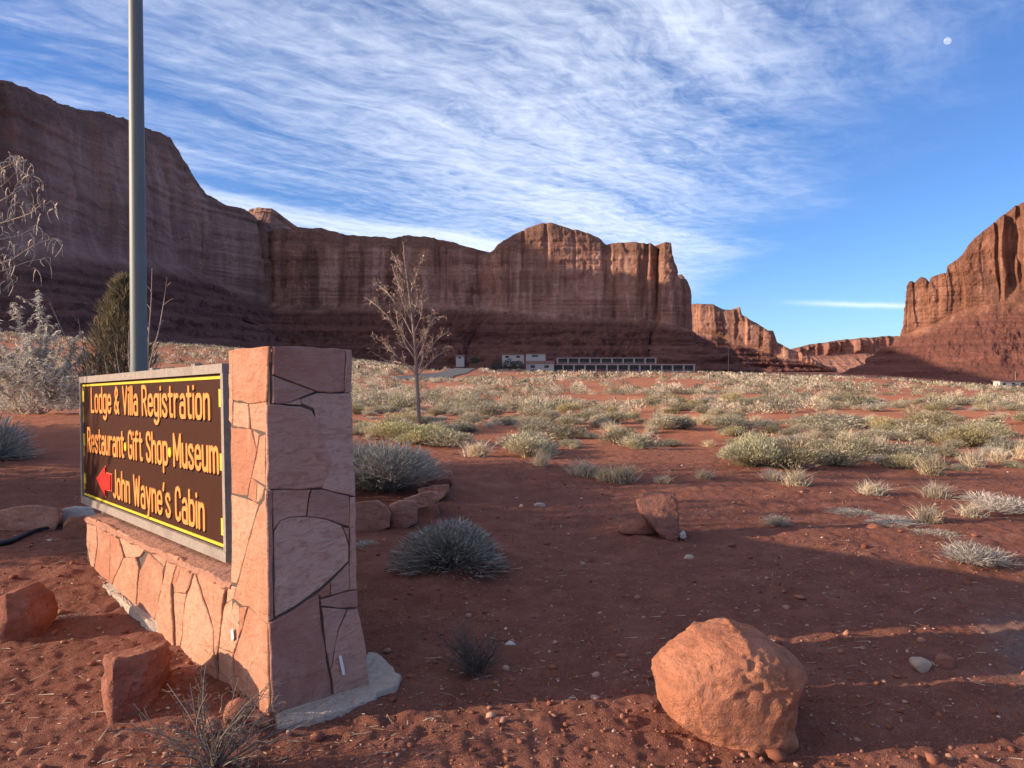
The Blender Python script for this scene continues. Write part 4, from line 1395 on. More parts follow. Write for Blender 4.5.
# red rubble by the foot of the wall
outline_rock('rock', [(222, 706), (236, 700), (250, 704), (252, 714), (240, 722), (225, 722)], 3.30, 0.05, M_rock, 'fist-sized orange stone under the dead twigs by the wall foot', seed=31, box=0.5, facets=5, sub=3, sink=0.01)
outline_rock('rock', [(203, 722), (212, 716), (220, 720), (222, 730), (211, 733), (203, 730)], 3.22, 0.03, M_rock_pink, 'small pink stone among the twigs of the dead bush', seed=32, box=0.5, facets=5, sub=3, sink=0.01)
def block(name, ol, Y, th, m, label, cat, group=None, seed=0, bevel=0.022, lump=0.007):
    rng = np.random.RandomState(seed)
    ol = np.array(ol, float)
    c = ol.mean(0)
    pts = [(x, y, Y - th + rng.uniform(-0.02, 0.02)) for x, y in ol]
    pts += [(c[0] + (x - c[0]) * rng.uniform(0.9, 1.0), c[1] + (y - c[1]) * (0.93 if y > c[1] else 1.0), Y + th) for x, y in ol]
    o = hull_rock(name, pts, m, label, cat, seed=seed, bevel=bevel, lump=lump, sink=0.02)
    if group: o['group'] = group
    return o


# kerb stones at the left, ending against the wall
block('kerb_stone', [(-8, 513), (15, 507), (38, 505), (57, 508), (60, 520), (53, 534), (20, 537), (-8, 537)], 7.55, 0.22, M_rock_pink, 'long flat-topped reddish kerb stone at the left, beside the black pipe', 'stone', seed=41)
block('kerb_stone', [(62, 509), (75, 506.5), (92, 507), (96, 516), (92, 527), (63, 528)], 7.75, 0.2, M_rock_white, 'whitish kerb stone between the long kerb stone and the wall end', 'stone', seed=42)
block('block_rock', [(63, 525), (70, 517), (86, 516), (89, 528), (85, 541), (72, 543), (64, 538)], 6.95, 0.09, M_rock_dark, 'small cube-like brown rock in front of the whitish kerb stone', 'rock', seed=43, bevel=0.012)
# the ring of stones round the planting bed behind the pillar
RING = [
    ([(349, 505), (360, 502), (378, 501), (386, 506), (391, 514), (390, 527), (376, 533), (350, 534)], 7.5, 0.17, 'round-shouldered planter stone nearest the pillar'),
    ([(389, 505), (400, 500), (416, 500), (418, 508), (417, 523), (405, 530), (391, 530)], 7.62, 0.16, 'square planter stone with a whitish top, second from the pillar'),
    ([(404, 499), (425, 492), (438, 491.5), (439, 501), (430, 509), (418, 510), (409, 512)], 8.15, 0.22, 'pale flat planter stone in the middle of the stone ring'),
    ([(418, 489), (436, 485), (449, 485), (449, 492), (441, 500), (433, 500), (420, 498)], 8.9, 0.26, 'long flat planter stone next to the far end of the stone ring'),
    ([(424, 482), (438, 478), (451, 478.5), (453, 484), (446, 489), (430, 490)], 9.7, 0.26, 'flat reddish planter stone near the far end of the stone ring'),
    ([(430, 475), (441, 470.5), (452, 470.5), (454, 476), (448, 480), (434, 481)], 10.5, 0.25, 'farthest and smallest planter stone of the stone ring'),
    ([(416, 508), (428, 505), (437, 504), (440, 514), (432, 524), (420, 524)], 8.0, 0.10, 'dark lower planter stone tucked beneath the pale flat one'),
]
for i, (ol, Y, th, lab) in enumerate(RING):
    block('planter_stone', ol, Y, th, (M_rock_pink, M_rock_pink, M_rock_pink, M_rock_pink, M_rock_red, M_rock_pink, M_rock_dark)[i], lab, 'stone', 'stones round the planting bed', seed=60 + i)
# loose stones one can pick out
for ol, Y, th, mm, lab, nm in [
    ([(532, 506), (537, 502.5), (545, 503), (547.5, 506.5), (543, 509.5), (535, 509)], 8.75, 0.05, M_rock_pale, 'flat pale stone lying alone on the dark soil', 'stone'),
    ([(909, 665), (913, 659), (922, 658), (930, 661), (931, 667), (925, 673), (913, 672)], 4.0, 0.04, M_rock_pale, 'pale cream stone beside a brown one on the right', 'stone'),
    ([(932, 661), (940, 655), (950, 656), (955, 663), (952, 670), (940, 670)], 4.05, 0.05, M_rock_red, 'reddish brown stone beside a cream one on the right', 'stone'),
    ([(679, 534), (682, 530.5), (686, 531.5), (687, 536), (683.5, 539), (679.5, 538)], 7.0, 0.035, M_rock_white, 'round white pebble at the foot of the leaning slab', 'pebble'),
    ([(682, 558), (687, 554.5), (694, 556), (695, 560), (687, 562)], 6.4, 0.04, M_rock_pale, 'small greyish stone below the white pebble', 'pebble'),
    ([(944, 692), (952, 689), (961, 692), (962, 697), (952, 696)], 3.75, 0.03, M_rock_pale, 'thin pale flake of stone near the right edge', 'stone'),
    ([(862, 527), (872, 523), (884, 525), (888, 530), (876, 533), (864, 532)], 7.5, 0.07, M_rock_red, 'low reddish stone below the pale dead brush', 'stone'),
    ([(796, 475), (803, 472.5), (809, 474), (809, 478), (800, 479)], 11.6, 0.06, M_rock_white, 'small whitish stone among the shrubs', 'pebble'),
]:
    outline_rock(nm, ol, Y, th, mm, lab, 'stone', seed=int(ol[0][0]) % 97, box=0.45, lump=0.09, facets=10, sub=3, sink=0.008, smooth=False)


# gravel: nobody could count it
def build_gravel():
    rng = np.random.RandomState(3)
    V0, F0 = ICO[1]
    n = 15000
    d = np.exp(rng.uniform(math.log(2.0), math.log(15), n))
    a = rng.uniform(-0.80, 0.80, n)
    x, y = d * np.sin(a), d * np.cos(a)
    r = np.clip(rng.lognormal(math.log(0.0044), 0.70, n), 0.0022, 0.034)
    big = rng.rand(n) < 0.02
    r[big] *= 1.6
    z = H(x, y)
    A = []
    for i in range(n):
        sc = r[i] * np.array([rng.uniform(0.7, 1.4), rng.uniform(0.7, 1.4), rng.uniform(0.45, 0.9)])
        q = V0 * (1 + rng.uniform(-0.33, 0.30, (len(V0), 1))) * sc
        w = rng.uniform(0, 6.28)
        c, s = math.cos(w), math.sin(w)
        q = np.stack([q[:, 0] * c - q[:, 1] * s, q[:, 0] * s + q[:, 1] * c, q[:, 2]], -1)
        A.append(q + np.array([x[i], y[i], z[i] + r[i] * 0.25]))
    Vv = np.concatenate(A)
    Fc = (F0[None] + (np.arange(n) * len(V0))[:, None, None]).reshape(-1, 3)
    def f(t):
        isl = t.node('ShaderNodeNewGeometry').outputs['Random Per Island']
        c = t.ramp(isl, [(0.0, (0.17, 0.06, 0.038)), (0.55, (0.28, 0.11, 0.068)), (0.85, (0.36, 0.18, 0.125)), (0.965, (0.44, 0.28, 0.21)), (1.0, (0.58, 0.48, 0.42))])
        t.surface(c, 0.95, None, 0.1)
    tag(mk('gravel', Vv, Fc, material('gravel_stone', f)), kind='stuff')


build_gravel()

# black pipe at the far left
def build_pipe():
    pts = [gp(px, py) for px, py in [(-12, 551), (10, 545), (36, 534), (62, 528)]]
    pts = np.array(pts); pts[:, 2] += 0.03
    m = MB()
    tt = np.linspace(0, 1, 20)
    P = np.stack([np.interp(tt, np.linspace(0, 1, 4), pts[:, k]) for k in range(3)], -1)
    m.tube(P, np.linspace(0.030, 0.012, 20), 10)
    o = m.build('pipe', simple_mat('black_plastic', (0.018, 0.018, 0.022), 0.2, 20, 0.5, 0.1), None, tuple(P[0]), True)
    tag(o, 'black plastic pipe lying in front of the long kerb stone', 'pipe')


build_pipe()


def build_litter():
    """bits of dry stalk blown over the soil"""
    rng = np.random.RandomState(9)
    n = 5200
    d = np.exp(rng.uniform(math.log(2.2), math.log(16), n)); a = rng.uniform(-0.78, 0.80, n)
    x, y = d * np.sin(a), d * np.cos(a)
    keep = rng.rand(n) < np.clip(0.35 + 1.0 * fbm(x / 1.3, y / 0.8, seed=44, oct=3), 0.03, 1)
    x, y = x[keep], y[keep]; n = len(x)
    z = H(x, y) + 0.006
    w = rng.normal(0.2, 0.9, n)
    L = rng.lognormal(math.log(0.030), 0.55, n)
    dx, dy = np.cos(w) * L / 2, np.sin(w) * L / 2
    t = rng.uniform(0.0010, 0.0028, n)
    nx, ny = -np.sin(w) * t, np.cos(w) * t
    up = rng.uniform(0, 0.10, n) * L
    V = np.stack([np.stack([x - dx - nx, y - dy - ny, z], -1), np.stack([x + dx - nx, y + dy - ny, z + up], -1), np.stack([x + dx * .9, y + dy * .9, z + up + t * 1.6], -1), np.stack([x - dx + nx, y - dy + ny, z], -1), np.stack([x + dx + nx, y + dy + ny, z + up], -1)], 1).reshape(-1, 3)
    i = np.arange(n)[:, None] * 5
    f = np.concatenate([i + np.array([[0, 1, 2]]), i + np.array([[3, 2, 4]]), i + np.array([[0, 2, 3]])])
    def g(t_):
        isl = t_.node('ShaderNodeNewGeometry').outputs['Random Per Island']
        t_.surface(t_.ramp(isl, [(0, (0.20, 0.12, 0.085)), (0.6, (0.38, 0.27, 0.19)), (1, (0.55, 0.45, 0.34))]), 0.9, None, 0.1)
    tag(mk('dry_litter', V, f, material('dry_stalk', g)), kind='stuff')


build_litter()
# ------------------------------------------------------------------ plants
def leaf_mat(name, stops, rough=0.9, trans=0.25, var=0.25):
    def f(t):
        isl = t.node('ShaderNodeNewGeometry').outputs['Random Per Island']
        orn = t.node('ShaderNodeObjectInfo').outputs['Random']
        c = t.ramp(isl, stops)
        hs = t.node('ShaderNodeHueSaturation')
        t.put(hs.inputs['Value'], t.math('ADD', 1.0 - var, t.math('MULTIPLY', orn, 2 * var)))
        t.put(hs.inputs['Saturation'], t.math('ADD', 0.80, t.math('MULTIPLY', t.math('FRACT', t.math('MULTIPLY', orn, 7.3)), 0.3)))
        t.put(hs.inputs['Color'], c)
        t.surface(hs.outputs[0], rough, None, 0.1, trans=trans)
    return material(name, f)


M_sage = leaf_mat('sage_leaf', [(0, (0.20, 0.170, 0.115)), (0.45, (0.34, 0.295, 0.195)), (0.8, (0.52, 0.45, 0.31)), (1, (0.66, 0.57, 0.41))])
M_rabbit = leaf_mat('rabbitbrush_leaf', [(0, (0.22, 0.19, 0.105)), (0.4, (0.38, 0.325, 0.175)), (0.8, (0.54, 0.45, 0.26)), (1, (0.66, 0.56, 0.36))])
M_yellowbush = leaf_mat('yellow_bush_leaf', [(0, (0.28, 0.25, 0.13)), (0.4, (0.47, 0.42, 0.22)), (0.8, (0.62, 0.55, 0.32)), (1, (0.72, 0.65, 0.42))], var=0.0)
M_straw = leaf_mat('straw', [(0, (0.42, 0.32, 0.20)), (0.5, (0.60, 0.48, 0.32)), (1, (0.78, 0.67, 0.49))])
M_deadgrey = leaf_mat('dead_grey_twig', [(0, (0.30, 0.25, 0.20)), (0.5, (0.46, 0.39, 0.32)), (1, (0.62, 0.54, 0.45))])
M_bluegrey = leaf_mat('blue_grey_leaf', [(0, (0.16, 0.145, 0.12)), (0.5, (0.31, 0.28, 0.235)), (0.9, (0.47, 0.43, 0.36)), (1, (0.60, 0.55, 0.46))], var=0.0)
M_planter = leaf_mat('grey_bush_twig', [(0, (0.20, 0.175, 0.145)), (0.5, (0.38, 0.34, 0.285)), (0.9, (0.55, 0.49, 0.39)), (1, (0.66, 0.58, 0.44))], var=0.0)
M_silver = leaf_mat('silvery_leaf', [(0, (0.36, 0.325, 0.27)), (0.5, (0.54, 0.495, 0.42)), (1, (0.72, 0.67, 0.58))], var=0.0)
M_juniper = leaf_mat('juniper_leaf', [(0, (0.09, 0.08, 0.04)), (0.5, (0.19, 0.145, 0.07)), (1, (0.32, 0.23, 0.115))], var=0.0)
M_tree_far = leaf_mat('far_tree_leaf', [(0, (0.05, 0.06, 0.045)), (0.5, (0.10, 0.105, 0.08)), (1, (0.17, 0.16, 0.125))], var=0.1)
M_bark_pale = simple_mat('pale_bark', (0.25, 0.185, 0.145), 0.35, 40)
M_twig_pale = simple_mat('pale_twig', (0.50, 0.38, 0.29), 0.3, 30)
M_twig_brown = simple_mat('brown_twig', (0.37, 0.275, 0.215), 0.35, 30)
M_bark_dark = simple_mat('dark_bark', (0.16, 0.125, 0.105), 0.35, 40)
M_twig_dead = simple_mat('dead_twig', (0.19, 0.15, 0.125), 0.35, 60)
M_twig_black = simple_mat('dark_twig', (0.105, 0.085, 0.075), 0.4, 60)


def blades(base, dirn, length, width, rng, curl=0.0):
    """thin tapering blades; arrays of bases, directions, lengths, widths -> V, triangles/quads as quads with a shared tip"""
    n = len(base)
    dirn = dirn / (np.linalg.norm(dirn, axis=1)[:, None] + 1e-9)
    side = np.cross(dirn, rng.normal(size=(n, 3)))
    side /= np.linalg.norm(side, axis=1)[:, None] + 1e-9
    mid = base + dirn * (length * 0.55)[:, None]
    tip = base + dirn * length[:, None]
    if curl:
        tip = tip + np.stack([rng.normal(0, curl, n), rng.normal(0, curl, n), -np.abs(rng.normal(0, curl, n))], -1) * length[:, None]
    w = side * width[:, None]
    V = np.stack([base - w * 0.5, base + w * 0.5, mid + w * 0.45, tip, mid - w * 0.45], 1)
    idx = np.arange(n)[:, None] * 5
    q = np.concatenate([idx + np.array([[0, 1, 2, 4]])], 1)
    tr = idx + np.array([[4, 2, 3]])
    return V.reshape(-1, 3), q, tr


def mesh_blades(name, parts, m):
    Vs, fs, n = [], [], 0
    for V, q, tr in parts:
        Vs.append(V)
        # triangles as degenerate-free faces: use a quad list and a tri list
        fs.append((q + n, tr + n)); n += len(V)
    V = np.concatenate(Vs)
    q = np.concatenate([a for a, b in fs]); tr = np.concatenate([b for a, b in fs])
    me = bpy.data.meshes.new(name)
    nq, nt_ = len(q), len(tr)
    me.vertices.add(len(V)); me.loops.add(nq * 4 + nt_ * 3); me.polygons.add(nq + nt_)
    me.vertices.foreach_set('co', V.ravel())
    ls = np.concatenate([np.arange(nq) * 4, nq * 4 + np.arange(nt_) * 3]).astype(np.int32)
    lt = np.concatenate([np.full(nq, 4), np.full(nt_, 3)]).astype(np.int32)
    me.polygons.foreach_set('loop_start', ls); me.polygons.foreach_set('loop_total', lt)
    me.loops.foreach_set('vertex_index', np.concatenate([q.ravel(), tr.ravel()]).astype(np.int32))
    me.update(calc_edges=True)
    me.materials.append(m)
    return me


def dome_shrub(name, seed, n, m, blen=0.28, bw=0.012, up=0.5, lobes=5, stems=True, fill=0.45):
    """shrub of unit width and unit height: several lobes of fine shoots, see-through at the edge"""
    rng = np.random.RandomState(seed)
    lob = np.stack([rng.uniform(-0.24, 0.24, lobes), rng.uniform(-0.24, 0.24, lobes), rng.uniform(0.12, 0.42, lobes)], -1)
    rad = rng.uniform(0.20, 0.36, lobes)
    pick = rng.randint(0, lobes, n)
    d = rng.normal(size=(n, 3)); d[:, 2] = np.abs(d[:, 2]) * 0.9 + 0.02 * rng.normal(size=n)
    d /= np.linalg.norm(d, axis=1)[:, None]
    r = rng.uniform(0, 1, n) ** fill
    rr = rad[pick] * r * (1 + rng.normal(0, 0.12, n))
    base = lob[pick] * np.array([1, 1, 0.8]) + d * rr[:, None] * np.array([1.0, 1.0, 1.25])
    base[:, 2] = np.maximum(base[:, 2] * 0.95, 0.0)
    dirn = d * (1 - up) + np.array([0, 0, 1.0]) * up + rng.normal(0, 0.28, (n, 3))
    L = blen * rng.uniform(0.5, 1.15, n)
    W = bw * rng.uniform(0.6, 1.4, n)
    parts = [blades(base, dirn, L, W, rng, 0.12)]
    if stems:
        k = max(20, n // 22)
        b0 = rng.normal(0, 0.05, (k, 3)); b0[:, 2] = -0.03
        tgt = base[rng.randint(0, n, k)]
        dd = tgt - b0
        parts.append(blades(b0, dd, np.linalg.norm(dd, axis=1), np.full(k, bw * 0.8), rng))
    return mesh_blades(name, parts, m)


def fan_tuft(name, seed, n, m, bw=0.016, lean=0.55, droop=0.2):
    """bunch grass of unit width and height"""
    rng = np.random.RandomState(seed)
    b = rng.normal(0, 0.11, (n, 3)); b[:, 2] = -0.02
    a = rng.uniform(0, 2 * np.pi, n)
    le = np.abs(rng.normal(0, lean, n))
    dirn = np.stack([np.cos(a) * le, np.sin(a) * le, np.ones(n)], -1)
    L = rng.uniform(0.55, 1.08, n) / np.sqrt(1 + le ** 2) * 1.02
    return mesh_blades(name, [blades(b, dirn, L, bw * rng.uniform(0.6, 1.3, n), rng, droop)], m)


def radial_bush(name, seed, n, m, bw=0.010, L0=0.26):
    rng = np.random.RandomState(seed)
    d = rng.normal(size=(n, 3)); d[:, 2] = np.abs(d[:, 2]) * 1.0
    d /= np.linalg.norm(d, axis=1)[:, None]
    r = rng.uniform(0.10, 0.43, n)
    base = d * r[:, None] * np.array([1, 1, 1.75])
    base[:, :2] *= 1 + 0.22 * np.sin(3 * np.arctan2(d[:, 1], d[:, 0]) + seed)[:, None]
    dirn = d * np.array([1, 1, 1.6]) + rng.normal(0, 0.30, (n, 3)) + np.array([0, 0, 0.25])
    return mesh_blades(name, [blades(base, dirn, L0 * rng.uniform(0.5, 1.15, n), bw * rng.uniform(0.6, 1.4, n), rng, 0.1)], m)


SH = {
    'sage': [dome_shrub('sagebrush', 100 + i, 3600, M_sage, 0.10, 0.012, 0.45, 6 + i % 3, fill=0.40) for i in range(5)],
    'rabbit': [dome_shrub('rabbitbrush', 140 + i, 4000, M_rabbit, 0.11, 0.011, 0.55, 7 + i, fill=0.40) for i in range(3)],
    'straw': [fan_tuft('bunchgrass', 160 + i, 420, M_straw, 0.017, 0.50, 0.22) for i in range(4)],
    'dead': [dome_shrub('dead_brush', 180 + i, 1900, M_deadgrey, 0.17, 0.009, 0.30, 6, fill=0.6) for i in range(3)],
}


def plant(name, me, p, w, h, rot, label=None, cat='shrub', group=None, depth=None):
    o = bpy.data.objects.new(name, me)
    COL.objects.link(o)
    o.location = p
    o.scale = (w, depth or w, h)
    o.rotation_euler = (0, 0, rot)
    return tag(o, label, cat, group)


PLACED = []


def shrub_px(name, kind, px, base, wpx, hpx, label, i=0, cat='shrub', group=None, wk=1.05, hk=1.05):
    p = gp(px, base)
    d = p[1]
    w, h = wpx * d / F, hpx * d / F
    PLACED.append((p[0], p[1], w * 0.5))
    return plant(name, SH[kind][i % len(SH[kind])], (p[0], p[1] + w * 0.25, p[2] - 0.02), w * wk * 1.1, h * hk, i * 1.7, label, cat, group)


# shrubs that can be told apart
SH['yellow'] = [dome_shrub('rabbitbrush', 150, 11000, M_yellowbush, 0.075, 0.0075, 0.55, 9, fill=0.36)]
shrub_px('rabbitbrush', 'yellow', 752, 468, 66, 50, 'tall yellow-green bush, largest in the middle of the plain', 0)
q_ = gp(740, 466); PLACED.append((q_[0], q_[1], 2.6)); PLACED.append((q_[0] - 0.8, q_[1] - 0.8, 1.6))
shrub_px('rabbitbrush', 'rabbit', 790, 470, 66, 40, 'grey-green bush grown against the right of the largest yellow bush', 1)
shrub_px('sagebrush', 'sage', 845, 468, 56, 36, 'broad grey-green shrub second to the right of the largest yellow bush', 2)
shrub_px('rabbitbrush', 'rabbit', 935, 428, 40, 22, 'yellowish shrub on the orange rise at the right', 2)
shrub_px('sagebrush', 'sage', 845, 430, 75, 22, 'long dark shrub behind the largest yellow bush', 3)
shrub_px('sagebrush', 'sage', 530, 455, 62, 32, 'rounded grey-green shrub at the edge of the bare soil, centre', 1)
shrub_px('bunchgrass', 'straw', 541, 468, 20, 23, 'tall cream grass tuft in front of the rounded centre shrub', 1, 'grass tuft')
shrub_px('bunchgrass', 'straw', 477, 458, 32, 22, 'cream grass tuft between the planting bed and the centre shrub', 2, 'grass tuft')
shrub_px('sagebrush', 'sage', 448, 448, 52, 24, 'dark green shrub just behind the stone ring', 4)
shrub_px('rabbitbrush', 'yellow', 408, 446, 84, 34, 'pale yellow sunlit bush behind the grey bush of the planting bed', 1)
shrub_px('bunchgrass', 'straw', 624, 484, 36, 26, 'largest cream grass clump left of the leaning slab', 3, 'grass tuft')
shrub_px('bunchgrass', 'straw', 585, 479, 36, 22, 'greyish grass clump at the left end of the cream row', 0, 'grass tuft')
shrub_px('bunchgrass', 'straw', 604, 482, 22, 18, 'small grass clump between the two larger clumps of the cream row', 1, 'grass tuft')
shrub_px('bunchgrass', 'straw', 664, 485, 18, 13, 'small round grass tuft right above the leaning slab', 2, 'grass tuft')
shrub_px('bunchgrass', 'straw', 799, 488, 28, 24, 'bright cream grass tuft at the foot of the largest yellow bush', 3, 'grass tuft')
shrub_px('bunchgrass', 'straw', 774, 481, 22, 16, 'pale grass tuft left of the bright cream tuft', 0, 'grass tuft')
shrub_px('bunchgrass', 'straw', 706, 481, 22, 14, 'pale grass tuft alone at the left of the largest yellow bush', 1, 'grass tuft')
shrub_px('bunchgrass', 'straw', 932, 524, 28, 24, 'upright cream grass tuft beside the pale dead brush', 2, 'grass tuft')
shrub_px('bunchgrass', 'straw', 976, 519, 30, 20, 'cream grass tuft between the dead brush and the right edge', 3, 'grass tuft')
shrub_px('bunchgrass', 'straw', 941, 500, 30, 22, 'cream grass tuft above the end of the pale dead brush', 0, 'grass tuft')
shrub_px('bunchgrass', 'straw', 876, 497, 34, 20, 'spreading cream grass tuft above the middle of the dead brush', 1, 'grass tuft')
shrub_px('dead_brush', 'dead', 985, 570, 66, 42, 'pale grey tumble of dead twigs at the right edge of the bare soil', 0)
shrub_px('dead_brush', 'dead', 779, 528, 30, 18, 'small see-through dead shrub on the bare soil right of the slab', 1)
for k, (px, py, w, h, lab) in enumerate([(858, 516, 50, 8, 'flat grey mat of dead twigs, left piece of the dead brush line'), (900, 525, 60, 9, 'flat grey mat of dead twigs, middle piece of the dead brush line'), (945, 538, 46, 10, 'flat grey mat of dead twigs running into the pale tumble of twigs')]):
    shrub_px('dead_brush', 'dead', px, py, w, h, lab, k + 1, 'brush')
shrub_px('dead_brush', 'dead', 63, 621, 34, 9, 'low pale mat of dry weed beside the left red rock', 2, 'weed')
shrub_px('dead_brush', 'dead', 90, 648, 40, 7, 'thin pale mat of dry weed above the upright block', 1, 'weed')
shrub_px('dead_brush', 'dead', 366, 548, 26, 13, 'grey weed at the foot of the nearest planter stone', 0, 'weed')

# the blue-grey bush on its mound and the grey bush in the bed
p = gp(450, 569)
plant('blue_grey_bush', radial_bush('blue_grey_bush', 5, 11000, M_bluegrey, 0.0085, 0.125), (p[0], p[1] + 0.2, p[2] - 0.03), 0.92, 0.46, 0.4, 'dense blue-grey spiky bush on a low mound right of the pillar', 'bush')
p = gp(374, 499)
plant('grey_bush', dome_shrub('grey_bush', 210, 17000, M_planter, 0.13, 0.0048, 0.35, 11, fill=0.42), (p[0] - 0.02, p[1] + 0.45, p[2] - 0.02), 1.5, 0.95, 1.0, 'large grey twiggy bush filling the stone ring behind the pillar', 'bush')


# ------------------------------------------------------------------ branching things
def twigs(mb, path, r0, r1, rng, depth, every, length, ang=0.7, up=0.25, sides=5, jit=0.06, tips=None):
    path = np.asarray(path, float)
    n = len(path)
    mb.tube(path, np.linspace(r0, r1, n), sides, cap=False)
    if tips is not None: tips.append(path[-1])
    if depth == 0: return
    seg = np.concatenate([[0], np.cumsum(np.linalg.norm(np.diff(path, axis=0), axis=1))])
    tot = seg[-1]
    k = max(1, int(tot / every))
    for i in range(k):
        s = tot * (0.18 + 0.80 * (i + rng.uniform(0, 1)) / k)
        s = min(s, tot * 0.98)
        b = np.array([np.interp(s, seg, path[:, c]) for c in range(3)])
        j = min(n - 2, int(np.searchsorted(seg, s)) - 1 if s > 0 else 0)
        T = path[j + 1] - path[j]; T = T / (np.linalg.norm(T) + 1e-9)
        side = np.cross(T, rng.normal(size=3)); side /= np.linalg.norm(side) + 1e-9
        d = T * math.cos(ang) + side * math.sin(ang) + np.array([0, 0, up])
        d /= np.linalg.norm(d)
        L = length * rng.uniform(0.5, 1.15) * (1.05 - 0.55 * s / tot)
        m = 5
        pts = [b]
        for q in range(m - 1):
            d = d + rng.normal(0, jit * 3, 3) + np.array([0, 0, up * 0.15]); d /= np.linalg.norm(d)
            pts.append(pts[-1] + d * L / (m - 1))
        rr = r0 + (r1 - r0) * s / tot
        twigs(mb, pts, rr * 0.62, max(r1 * 0.7, rr * 0.25), rng, depth - 1, every * 0.55, length * 0.45, ang, up, max(3, sides - 1), jit, tips)


def px_path(pts, Y, rng=None, dj=0.0):
    out = []
    for i, q in enumerate(pts):
        y = Y + (rng.uniform(-dj, dj) * (i / len(pts)) if rng is not None else 0)
        out.append(at(q[0], q[1], y))
    P = np.array(out)
    t0 = np.linspace(0, 1, len(P)); t1 = np.linspace(0, 1, max(6, len(P) * 2))
    return np.stack([np.interp(t1, t0, P[:, k]) for k in range(3)], -1)


def build_sapling():
    rng = np.random.RandomState(12)
    b = gp(419.5, 429)
    Y = b[1]
    root = thing('bare_sapling', 'slender leafless sapling with a pale crown, standing behind the planting bed', 'tree', b)
    tr = MB()
    path = px_path([(419.5, 431), (418.5, 405), (417, 380), (415.5, 350), (412, 315), (408, 285), (405, 262), (403, 242)], Y)
    path[0] = b - ZZ * 0.05
    tr.tube(path, np.linspace(0.055, 0.010, len(path)), 8)
    tr.build('trunk', M_bark_pale, root, b, True)
    cr = MB(); tips = []
    br = [
        [(416.5, 372), (403, 362), (393, 353), (384, 343), (374, 338)], [(415, 352), (402, 334), (390, 318), (377, 306), (366, 298)],
        [(414, 338), (402, 315), (391, 296), (380, 286), (372, 283)], [(411.5, 312), (402, 294), (396, 278), (392, 266)],
        [(416.5, 368), (428, 352), (438, 338), (449, 331)], [(415.5, 350), (426, 331), (434, 318), (444, 316)],
        [(414, 333), (423, 312), (421, 298), (424, 286)], [(417, 376), (430, 362), (442, 352), (450, 350)],
        [(409.5, 296), (415, 280), (419, 266), (424, 255)], [(417, 376), (408, 366), (399, 362), (386, 361), (372, 352)],
        [(412, 318), (418, 300), (416, 284)], [(416, 360), (405, 344), (398, 326), (396, 310)], [(416, 362), (424, 345), (428, 327), (433, 308)],
        [(413, 325), (404, 306), (399, 290), (398, 276)], [(407, 280), (399, 268), (394, 256)], [(417, 374), (422, 362), (424, 346), (420, 330)],
    ]
    for q in br:
        twigs(cr, px_path(q, Y, rng, 1.1), 0.0165, 0.0040, rng, 2, 0.092, 0.38, 0.75, 0.22, 4, 0.07, tips)
    twigs(cr, path[-9:], 0.012, 0.0042, rng, 2, 0.14, 0.42, 0.7, 0.25, 4, 0.07, tips)
    crown = cr.build('crown', M_twig_brown, root, b)
    # a few dry buds and leaves left on the twigs
    tips = np.array(tips)[::3]
    n = len(tips)
    rng2 = np.random.RandomState(4)
    V, q, t3 = blades(tips, rng2.normal(0, 1, (n, 3)) + np.array([0, 0, -0.4]), rng2.uniform(0.04, 0.09, n), rng2.uniform(0.014, 0.035, n), rng2, 0.2)
    me = mesh_blades('dry_leaves', [(V - b, q, t3)], leaf_mat('dry_leaf', [(0, (0.33, 0.16, 0.10)), (0.6, (0.48, 0.29, 0.20)), (1, (0.58, 0.42, 0.32))], var=0.0))
    o = bpy.data.objects.new('dry_leaves', me); COL.objects.link(o); o.parent = crown


build_sapling()


def dead_bush(name, px, base, wpx, hpx, n, label, m, seed, r0=0.006, depth=2, every=0.07, ln=0.13):
    rng = np.random.RandomState(seed)
    b = gp(px, base)
    s = b[1] / F
    mb = MB()
    for i in range(n):
        a = rng.uniform(0, 2 * np.pi); le = rng.uniform(0.25, 1.15)
        tgt = np.array([math.cos(a) * le * wpx * 0.5 * s, math.sin(a) * le * wpx * 0.38 * s, hpx * s * rng.uniform(0.35, 1.0) * (1.1 - 0.5 * le)])
        pts = []
        bend = rng.normal(0, 0.12, 3) * np.linalg.norm(tgt)
        for f in np.linspace(0, 1, 7):
            pts.append(b + np.array([rng.normal(0, 0.004), rng.normal(0, 0.004), -0.02]) * (1 - f) + tgt * np.array([f, f, f ** 0.8]) + bend * math.sin(math.pi * f) * 0.5)
        twigs(mb, pts, r0 * rng.uniform(0.6, 1.2), r0 * 0.25, rng, depth, every, ln, 0.7, 0.12, 4, 0.10)
    o = mb.build(name, m, None, b)
    return tag(o, label, 'bush')


dead_bush('dead_bush', 214, 769, 185, 112, 34, 'leafless grey-brown twiggy bush in front of the near pillar corner', M_twig_dead, 71, 0.0048, 2, 0.055, 0.17)
dead_bush('dead_bush', 476, 676, 84, 60, 40, 'dark dry bush with bent black twigs on the shaded soil right of the pillar', M_twig_black, 72, 0.0055, 2, 0.035, 0.10)
dead_bush('dead_bush', 466, 672, 56, 66, 6, 'few pale dry stalks standing in the dark dry bush', M_twig_dead, 75, 0.0045, 2, 0.08, 0.08)


